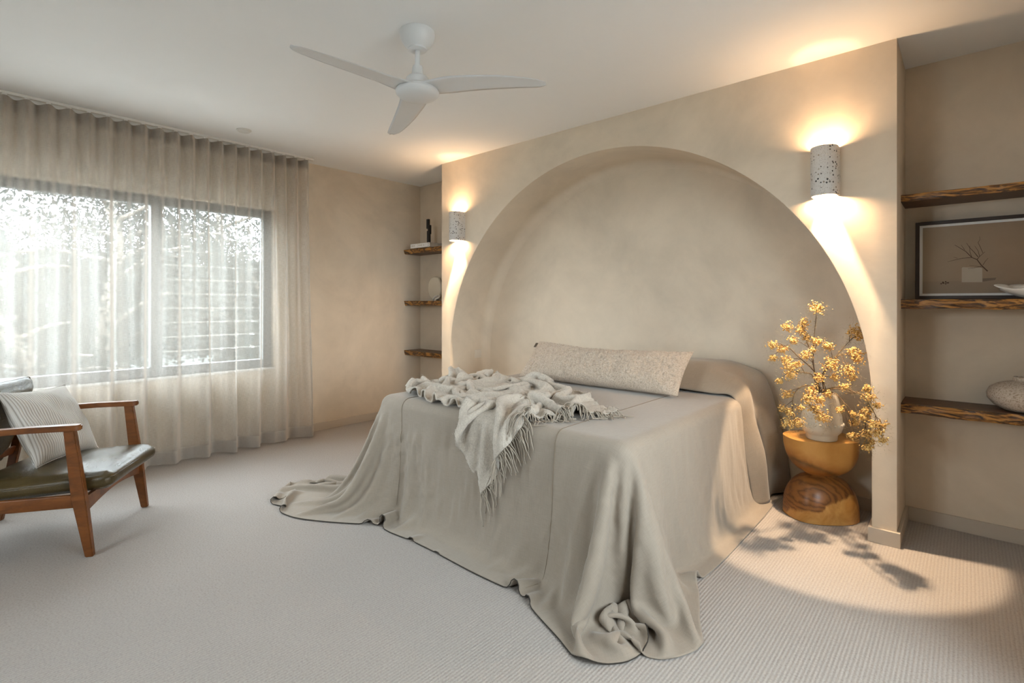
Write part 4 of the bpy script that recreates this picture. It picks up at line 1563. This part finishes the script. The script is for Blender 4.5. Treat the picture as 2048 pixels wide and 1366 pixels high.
# ================================================================== STOOL, VASE, DRIED FLOWERS
ST = (-0.672, 3.585, 0.0)
stool = thing('bedside_stool', 'carved honey timber hourglass stool used as a bedside table', 'side table', ST, math.radians(41.7))
def dome(z_flat, z_tip, sx, sy, n=64, m=22, skew=0.0, flat=0.42, seed=0):
    """rounded block: flat at z_flat, narrowing to a blunt waist at z_tip"""
    bm = bmesh.new()
    rings = []
    for i in range(m + 1):
        t = i / m
        r = (1 - (t ** 2.7)) ** (1 / 2.3)
        r = max(r, flat * (1 if t > 0.97 else 0))
        z = z_flat + (z_tip - z_flat) * t
        ring = []
        for k in range(n):
            a = 2 * math.pi * k / n
            ca, sa = math.cos(a), math.sin(a)
            e = 2.5
            rad = (abs(ca) ** e + abs(sa) ** e) ** (-1 / e)
            wob = 1 + 0.012 * noise.noise(Vector((ca * 2, sa * 2, t * 2 + seed)))
            ring.append(bm.verts.new((r * rad * ca * sx * wob + skew * t, r * rad * sa * sy * wob, z)))
        rings.append(ring)
    e0 = [bm.verts.new((v.co.x * 0.965, v.co.y * 0.965, z_flat + (0.004 if z_tip < z_flat else -0.004))) for v in rings[0]]
    rings = [e0] + rings
    for a, b in zip(rings, rings[1:]):
        for k in range(n):
            bm.faces.new((a[k], a[(k + 1) % n], b[(k + 1) % n], b[k]))
    bm.faces.new(rings[0][::-1]); bm.faces.new(rings[-1])
    bmesh.ops.recalc_face_normals(bm, faces=bm.faces)
    return bm
obj('lower_block', dome(0.004, 0.262, 0.203, 0.160, seed=2, flat=0.42), M['stool_low'], stool, auto=50)
obj('upper_block', dome(0.478, 0.245, 0.203, 0.156, skew=0.012, seed=5, flat=0.42), M['stool_up'], stool, auto=50)

vz = 0.4825
vase = thing('ceramic_vase', 'cream ceramic vase with a beaded ring on the timber stool', 'vase', (-0.653, 3.518, vz))
prof = [(0.0005, 0.0), (0.086, 0.0), (0.090, 0.006), (0.091, 0.030), (0.096, 0.036), (0.112, 0.052), (0.120, 0.078), (0.121, 0.098), (0.118, 0.112), (0.114, 0.150), (0.106, 0.200), (0.096, 0.245), (0.086, 0.270), (0.078, 0.280), (0.072, 0.284), (0.066, 0.281), (0.064, 0.270), (0.075, 0.235), (0.09, 0.15), (0.08, 0.05)]
prof = [(r * 0.91, z) for r, z in prof]
obj('body', lathe(prof, 64, cap0=True, cap1=True), M['ceramic'], vase, auto=60)
b0 = None
for k in range(26):
    a = 2 * math.pi * k / 26
    if b0 is None:
        b0 = obj('bead', lathe([(0.0005, -0.009), (0.006, -0.006), (0.009, 0.0), (0.006, 0.006), (0.0005, 0.009)], 10, cap0=False, cap1=False), M['ceramic'], vase)
        o = b0
    else: o = link(b0.copy())
    o.location = (0.110 * math.cos(a), 0.110 * math.sin(a), 0.098)

# dried flowers: each branch is a stem with its own clusters
fl = thing('dried_flower_branches', 'spray of dried golden flower branches standing in the cream vase', 'flowers', (-0.653, 3.518, vz))
RGT = Vector((math.cos(YAW), math.sin(YAW), 0))
DEP = Vector((-math.sin(YAW), math.cos(YAW), 0))
FOC = 1021.63
def vp(cx, cy, d):
    """a point of the spray: measured direction at a depth d (m) from the camera, then kept as a world position"""
    d = d * 0.975
    u = 1520 + cx * 0.2342; v = 590 + cy * 0.2342
    p = RGT * ((u - 1024) / FOC * d) + DEP * d
    p.z = CAM_H - (v - 606.56) / FOC * d
    # stay clear of walls
    if p.y > YB - 0.06: p.y = YB - 0.06
    if p.x > xaR - 0.035 and p.y > YW - 0.05: p = p * ((YW - 0.06) / p.y) + Vector((0, 0, CAM_H * (1 - (YW - 0.06) / p.y)))
    return p
mouth = Vector((-0.653, 3.518, vz + 0.275))
FL0 = Vector((-0.653, 3.518, vz))
DM = 3.03
branches = [
 # (way points (x, y, depth)), clusters (x, y, depth, radius px)
 ([(490, 790, DM), (462, 640, 3.08), (455, 480, 3.06), (465, 330, 3.05), (480, 170, 3.05)], [(480, 105, 3.05, 50), (485, 395, 3.04, 40), (450, 465, 3.02, 20), (395, 515, 3.0, 38)]),
 ([(485, 790, DM), (470, 670, 3.1), (420, 450, 3.15), (380, 330, 3.2), (375, 250, 3.2)], [(380, 235, 3.2, 38), (350, 300, 3.2, 45), (400, 370, 3.2, 30), (235, 270, 3.22, 38), (275, 385, 3.2, 34)]),
 ([(485, 790, DM), (465, 660, 3.05), (330, 530, 2.98), (230, 440, 2.95), (120, 425, 2.93)], [(105, 425, 2.93, 35), (185, 465, 2.95, 36), (110, 540, 2.95, 25), (215, 550, 2.97, 36)]),
 ([(485, 790, DM), (450, 690, 3.0), (380, 665, 2.92), (300, 650, 2.88), (250, 640, 2.86)], [(250, 605, 2.86, 60), (270, 680, 2.88, 45), (165, 730, 2.88, 22), (320, 590, 2.9, 28)]),
 ([(480, 790, DM), (430, 778, 3.0), (350, 785, 2.92), (290, 850, 2.86), (280, 950, 2.84), (290, 1060, 2.84)], [(235, 845, 2.9, 40), (190, 970, 2.86, 28), (250, 1000, 2.84, 35), (240, 1095, 2.84, 45), (320, 1090, 2.84, 42), (345, 965, 2.9, 25)]),
 ([(490, 790, DM), (480, 760, 3.03), (440, 800, 2.96), (410, 890, 2.92), (440, 960, 2.90), (520, 1030, 2.90)], [(440, 820, 2.94, 50), (410, 890, 2.92, 50), (515, 895, 2.94, 34), (470, 965, 2.91, 55), (525, 1040, 2.90, 52), (585, 845, 2.96, 30), (505, 705, 3.0, 38)]),
 ([(500, 790, DM), (530, 690, 3.05), (580, 620, 3.02), (660, 510, 3.0), (740, 420, 3.0), (800, 360, 3.0)], [(805, 310, 3.0, 55), (835, 350, 3.0, 38), (585, 440, 3.02, 38), (610, 600, 2.98, 72), (640, 705, 2.98, 35)]),
 ([(500, 790, DM), (540, 690, 3.06), (640, 550, 3.03), (700, 510, 2.98), (790, 500, 2.95)], [(800, 480, 2.95, 45), (835, 535, 2.93, 52), (765, 650, 2.92, 60), (790, 700, 2.92, 30)]),
 ([(505, 790, DM), (570, 805, 3.03), (690, 785, 2.9), (800, 825, 2.78), (900, 880, 2.70), (930, 980, 2.68), (900, 1080, 2.68), (910, 1190, 2.68), (920, 1300, 2.68)], [(725, 785, 2.86, 36), (920, 800, 2.70, 32), (930, 870, 2.68, 46), (990, 940, 2.66, 26), (910, 990, 2.68, 42), (890, 1040, 2.68, 34), (915, 1190, 2.68, 42), (920, 1300, 2.68, 36), (950, 1255, 2.68, 24)]),
 ([(505, 790, DM), (640, 800, 2.9), (760, 830, 2.74), (870, 850, 2.64), (950, 960, 2.60), (1000, 1060, 2.60), (1040, 1200, 2.60)], [(970, 1110, 2.60, 48), (1040, 1115, 2.60, 38), (1050, 1240, 2.60, 26), (1000, 1180, 2.60, 34)]),
 ([(505, 790, DM), (620, 830, 2.95), (720, 920, 2.82), (700, 970, 2.8)], [(685, 980, 2.80, 30), (795, 1020, 2.78, 26), (810, 1090, 2.78, 32), (780, 1200, 2.76, 26), (815, 1205, 2.76, 20)]),
]
rf = random.Random(21)
def floret(V, F, c, nrm, r):
    a = nrm.orthogonal().normalized(); b = nrm.cross(a)
    i = len(V)
    V.append(c + nrm * r * 0.55)
    for k in range(5):
        t = 2 * math.pi * k / 5 + rf.uniform(-0.2, 0.2)
        V.append(c + (a * math.cos(t) + b * math.sin(t)) * r)
    V.append(c - nrm * r * 0.5)
    for k in range(5):
        F.append((i, i + 1 + k, i + 1 + (k + 1) % 5))
        F.append((i + 6, i + 1 + (k + 1) % 5, i + 1 + k))
for pts, cls in branches:
    W = [vp(*p) - FL0 for p in pts]
    W = [Vector((0.3 * W[0].x, 0.3 * W[0].y, 0.16)), Vector((0.02 * rf.uniform(-1, 1), 0.02 * rf.uniform(-1, 1), 0.272))] + W[1:]
    line = spline(W, 6)
    bm = bmesh.new()
    tube(line, [0.0036 - 0.0024 * k / len(line) for k in range(len(line))], 6, bm)
    sub = []
    V, F = [], []
    NV, NF = [], []
    for cx, cy, d, rp in cls:
        c = vp(cx, cy, d) - FL0
        # twig from the nearest earlier point of the stem
        k = min(range(len(line)), key=lambda q: (line[q] - c).length + 0.02 * (q < 4))
        k = max(3, k - 4)
        if (line[k] - c).length > 0.012:
            midp = line[k].lerp(c, 0.55) + Vector((rf.uniform(-1, 1), rf.uniform(-1, 1), rf.uniform(-0.2, 1))) * 0.010
            tube(spline([line[k], midp, c], 4), [0.0017] * 5 + [0.0012] * 4, 5, bm)
        R = rp * 0.2342 / FOC * d * 1.08
        sub.append((c, R))
    stem = obj('branch', bm, M['stem'], fl)
    for c, R in sub:
        V, F = [], []
        n = int(36 + 72 * (R / 0.03))
        heads = [c + Vector((rf.gauss(0, 0.48), rf.gauss(0, 0.48), rf.gauss(0, 0.42))) * R for _ in range(n)]
        for h_ in heads:
            nn = ((h_ - c).normalized() + Vector((rf.gauss(0, 0.5), rf.gauss(0, 0.5), 0.5 + rf.gauss(0, 0.4)))).normalized()
            floret(V, F, h_, nn, rf.uniform(0.0040, 0.0066))
        bmv = ([tuple(v) for v in V], [], F)
        o = obj('flower_cluster', bmv, M['flower'], stem, False)
        o['kind'] = 'stuff'
        # wispy needles round each cluster
        for k in range(int(40 + 2200 * R)):
            p = c + Vector((rf.gauss(0, 0.9), rf.gauss(0, 0.9), rf.gauss(-0.5, 0.9))) * R
            dv = Vector((rf.gauss(0, 1), rf.gauss(0, 1), rf.gauss(0.1, 0.8))).normalized() * rf.uniform(0.010, 0.028)
            s_ = dv.orthogonal().normalized() * 0.0006
            i = len(NV)
            NV += [p - s_, p + s_, p + dv]
            NF.append((i, i + 1, i + 2))
    for k in range(len(line)):
        if k < 9: continue
        for q in range(9):
            p = line[k] + Vector((rf.gauss(0, 1), rf.gauss(0, 1), rf.gauss(0, 1))) * 0.004
            dv = Vector((rf.gauss(0, 1), rf.gauss(0, 1), rf.gauss(-0.2, 0.8))).normalized() * rf.uniform(0.012, 0.026)
            s_ = dv.orthogonal().normalized() * 0.0006
            i = len(NV)
            NV += [p - s_, p + s_, p + dv]
            NF.append((i, i + 1, i + 2))
    o = obj('needle_foliage', ([tuple(v) for v in NV], [], NF), M['needle'], stem, False)
    o['kind'] = 'stuff'

# ================================================================== ARMCHAIR
CH = Vector((-3.809, 0.416, 0))
CRZ = math.atan2(-0.541, 0.841)
ch = thing('armchair', 'low teak-framed armchair with dark olive leather cushions by the curtain', 'armchair', CH, CRZ)
def leg(bot, top, w0, d0, w1, d1):
    bm = bmesh.new()
    A = [bm.verts.new((bot[0] + a * w0 / 2, bot[1] + b * d0 / 2, bot[2])) for a, b in ((-1, -1), (1, -1), (1, 1), (-1, 1))]
    B = [bm.verts.new((top[0] + a * w1 / 2, top[1] + b * d1 / 2, top[2])) for a, b in ((-1, -1), (1, -1), (1, 1), (-1, 1))]
    bm.faces.new(A[::-1]); bm.faces.new(B)
    for k in range(4): bm.faces.new((A[k], A[(k + 1) % 4], B[(k + 1) % 4], B[k]))
    bmesh.ops.bevel(bm, geom=list(bm.edges), offset=0.004, segments=2, affect='EDGES')
    return bm
for sx in (1, -1):
    # front leg: wide at the seat, tapering to the floor and to the arm, raked back
    bm = bmesh.new()
    prof_l = [(0.330, 0.0, 0.030, 0.036), (0.285, 0.30, 0.036, 0.062), (0.243, 0.650, 0.030, 0.048)]
    R_ = []
    for (yy_, z, wx, dy) in prof_l:
        R_.append([bm.verts.new((sx * 0.330 + a * wx / 2, yy_ + b * dy / 2, z)) for a, b in ((-1, -1), (1, -1), (1, 1), (-1, 1))])
    bm.faces.new(R_[0][::-1]); bm.faces.new(R_[-1])
    for a, b in zip(R_, R_[1:]):
        for k in range(4): bm.faces.new((a[k], a[(k + 1) % 4], b[(k + 1) % 4], b[k]))
    bmesh.ops.bevel(bm, geom=[e for e in bm.edges], offset=0.004, segments=2, affect='EDGES')
    obj('front_leg', bm, M['teak'], ch, auto=45)
    obj('rear_leg', leg((sx * 0.325, -0.42, 0), (sx * 0.325, -0.30, 0.635), 0.030, 0.034, 0.030, 0.050), M['teak'], ch, auto=45)
    # arm: long flat paddle with a rounded nose
    out = []
    for k in range(9):
        a = -math.pi / 2 + math.pi * k / 8
        out.append((sx * 0.330 + 0.029 * math.sin(a), 0.262 + 0.032 * math.cos(a)))
    out += [(sx * 0.330 + 0.027, 0.08), (sx * 0.330 + 0.024, -0.36), (sx * 0.330 - 0.024, -0.36), (sx * 0.330 - 0.027, 0.08)]
    bm = prism(out, 'z', 0.648, 0.677)
    bmesh.ops.bevel(bm, geom=[e for e in bm.edges if abs(e.verts[0].co.z - e.verts[1].co.z) < 1e-6], offset=0.005, segments=2, affect='EDGES')
    for v in bm.verts: v.co.z += 0.10 * min(0, v.co.y - 0.1) * 0.35
    obj('arm', bm, M['teak'], ch, auto=45)
    obj('side_rail', box(bmesh.new(), (sx * 0.330, -0.02, 0.288), (0.024, 0.62, 0.064), 0.004), M['teak'], ch, auto=45)
# front rail with an arched underside
bm = bmesh.new()
n = 20
up = [(-0.315 + 0.63 * k / n, 0.300) for k in range(n + 1)]
dn = [(-0.315 + 0.63 * k / n, 0.218 + 0.035 * math.sin(math.pi * k / n)) for k in range(n + 1)]
prism(up + dn[::-1], 'y', 0.283, 0.305, bm)
obj('front_rail', bm, M['teak'], ch, False)
obj('rear_rail', box(bmesh.new(), (0, -0.33, 0.255), (0.63, 0.024, 0.06), 0.004), M['teak'], ch, auto=45)
b = bmesh.new()
sl0 = None
for k in range(4):
    o = obj('back_slat', box(bmesh.new(), (0, 0, 0), (0.63, 0.016, 0.05), 0.004), M['teak'], ch, auto=45) if sl0 is None else link(sl0.copy())
    sl0 = sl0 or o
    o.location = (0, -0.345 - 0.045 * k, 0.42 + 0.11 * k)
    o.rotation_euler = (math.radians(-22), 0, 0)

def cushion(L, D, T, n=40, m=40, crown=0.02, rad=0.028, seed=0):
    """boxed leather cushion, x length, y depth, z thickness, crowned and creased"""
    bm = bmesh.new()
    box(bm, (0, 0, 0), (L, D, T))
    bmesh.ops.subdivide_edges(bm, edges=list(bm.edges), cuts=27, use_grid_fill=True)
    for v in bm.verts:
        x, y, z = v.co
        # round the box
        q = Vector((max(0, abs(x) - (L / 2 - rad)) * (1 if x > 0 else -1), max(0, abs(y) - (D / 2 - rad)) * (1 if y > 0 else -1), max(0, abs(z) - (T / 2 - rad)) * (1 if z > 0 else -1)))
        c = v.co - q
        if q.length > 1e-9: v.co = c + q.normalized() * min(q.length, rad) if q.length > rad else c + q
        e = (1 - min(1, abs(2 * x / L)) ** 2.5) * (1 - min(1, abs(2 * y / D)) ** 2.5)
        v.co.z += (crown * e) * (1 if z > 0 else -0.4)
        f = max(abs(2 * x / L), abs(2 * y / D))
        zz = 1 - min(1, abs(2 * z / T)) ** 2
        if abs(x) > L / 2 - 0.004: v.co.x += 0.010 * zz * (1 if x > 0 else -1)
        if abs(y) > D / 2 - 0.004: v.co.y += 0.012 * zz * (1 if y > 0 else -1)
        v.co += Vector((noise.noise(Vector((x * 5, y * 5, z * 5 + seed))), noise.noise(Vector((x * 5 + 9, y * 5, z * 5 + seed))), 0)) * 0.004
        if z > 0: v.co.z += 0.005 * noise.noise(Vector((x * 6, y * 11, seed))) + 0.003 * noise.noise(Vector((x * 40, y * 9, seed))) * max(0, f - 0.5)
    return bm
def piping(L, D, z, r, parent, name='piping', rot=None, loc=None):
    q = []
    rd = 0.038
    for cx, cy, a0 in ((L / 2 - rd, D / 2 - rd, 0), (-L / 2 + rd, D / 2 - rd, 90), (-L / 2 + rd, -D / 2 + rd, 180), (L / 2 - rd, -D / 2 + rd, 270)):
        for k in range(7):
            a = math.radians(a0 + 15 * k)
            q.append((cx + rd * math.cos(a), cy + rd * math.sin(a), z))
    return obj(name, tube(q + [q[0]], r, 6, cap=False), M['leather'], parent)
SL, SD, STH = 0.585, 0.66, 0.095
seat = obj('seat_cushion', cushion(SL, SD, STH, crown=0.030, rad=0.040, seed=1.0), M['leather'], ch)
seat.location = (0, 0.070, 0.350)
seat.rotation_euler = (math.radians(3.0), 0, 0)
piping(SL + 0.012, SD + 0.016, 0.016, 0.0028, seat)
back = obj('back_cushion', cushion(0.585, 0.52, 0.115, crown=0.030, rad=0.050, seed=4.0), M['leather'], ch)
back.location = (0, -0.345, 0.605)
back.rotation_euler = (math.radians(90 + 20), 0, 0)
back.rotation_euler = (math.radians(-70), math.pi, 0)
piping(0.600, 0.540, 0.006, 0.0028, back)

# striped cushion on the armchair
cuw = thing('striped_cushion', 'square oatmeal cushion with fine ribbed stripes on the leather armchair', 'cushion', CH, CRZ)
F, B = pillow_grid(0.49, 0.45, 0.16, 46, 46, 0.09, 0, 8.1)
cc = pillow('cover', F, B, M['ribbed'], cuw, (0.49, 0.45))
cc.rotation_euler = (math.radians(118), math.radians(-4), math.radians(-8))
cc.location = (-0.112, -0.055, 0.605)
q = [Vector(F[i, 0]) for i in range(46)] + [Vector(F[45, j]) for j in range(1, 46)] + [Vector(F[i, 45]) for i in range(44, -1, -1)] + [Vector(F[0, j]) for j in range(44, 0, -1)]
pp = obj('edge_piping', tube(q + [q[0]], 0.003, 6, cap=False), M['ribbed'], cuw)
set_uv(pp, [(v.co.x, v.co.y) for v in pp.data.vertices])
pp.rotation_euler = cc.rotation_euler; pp.location = cc.location
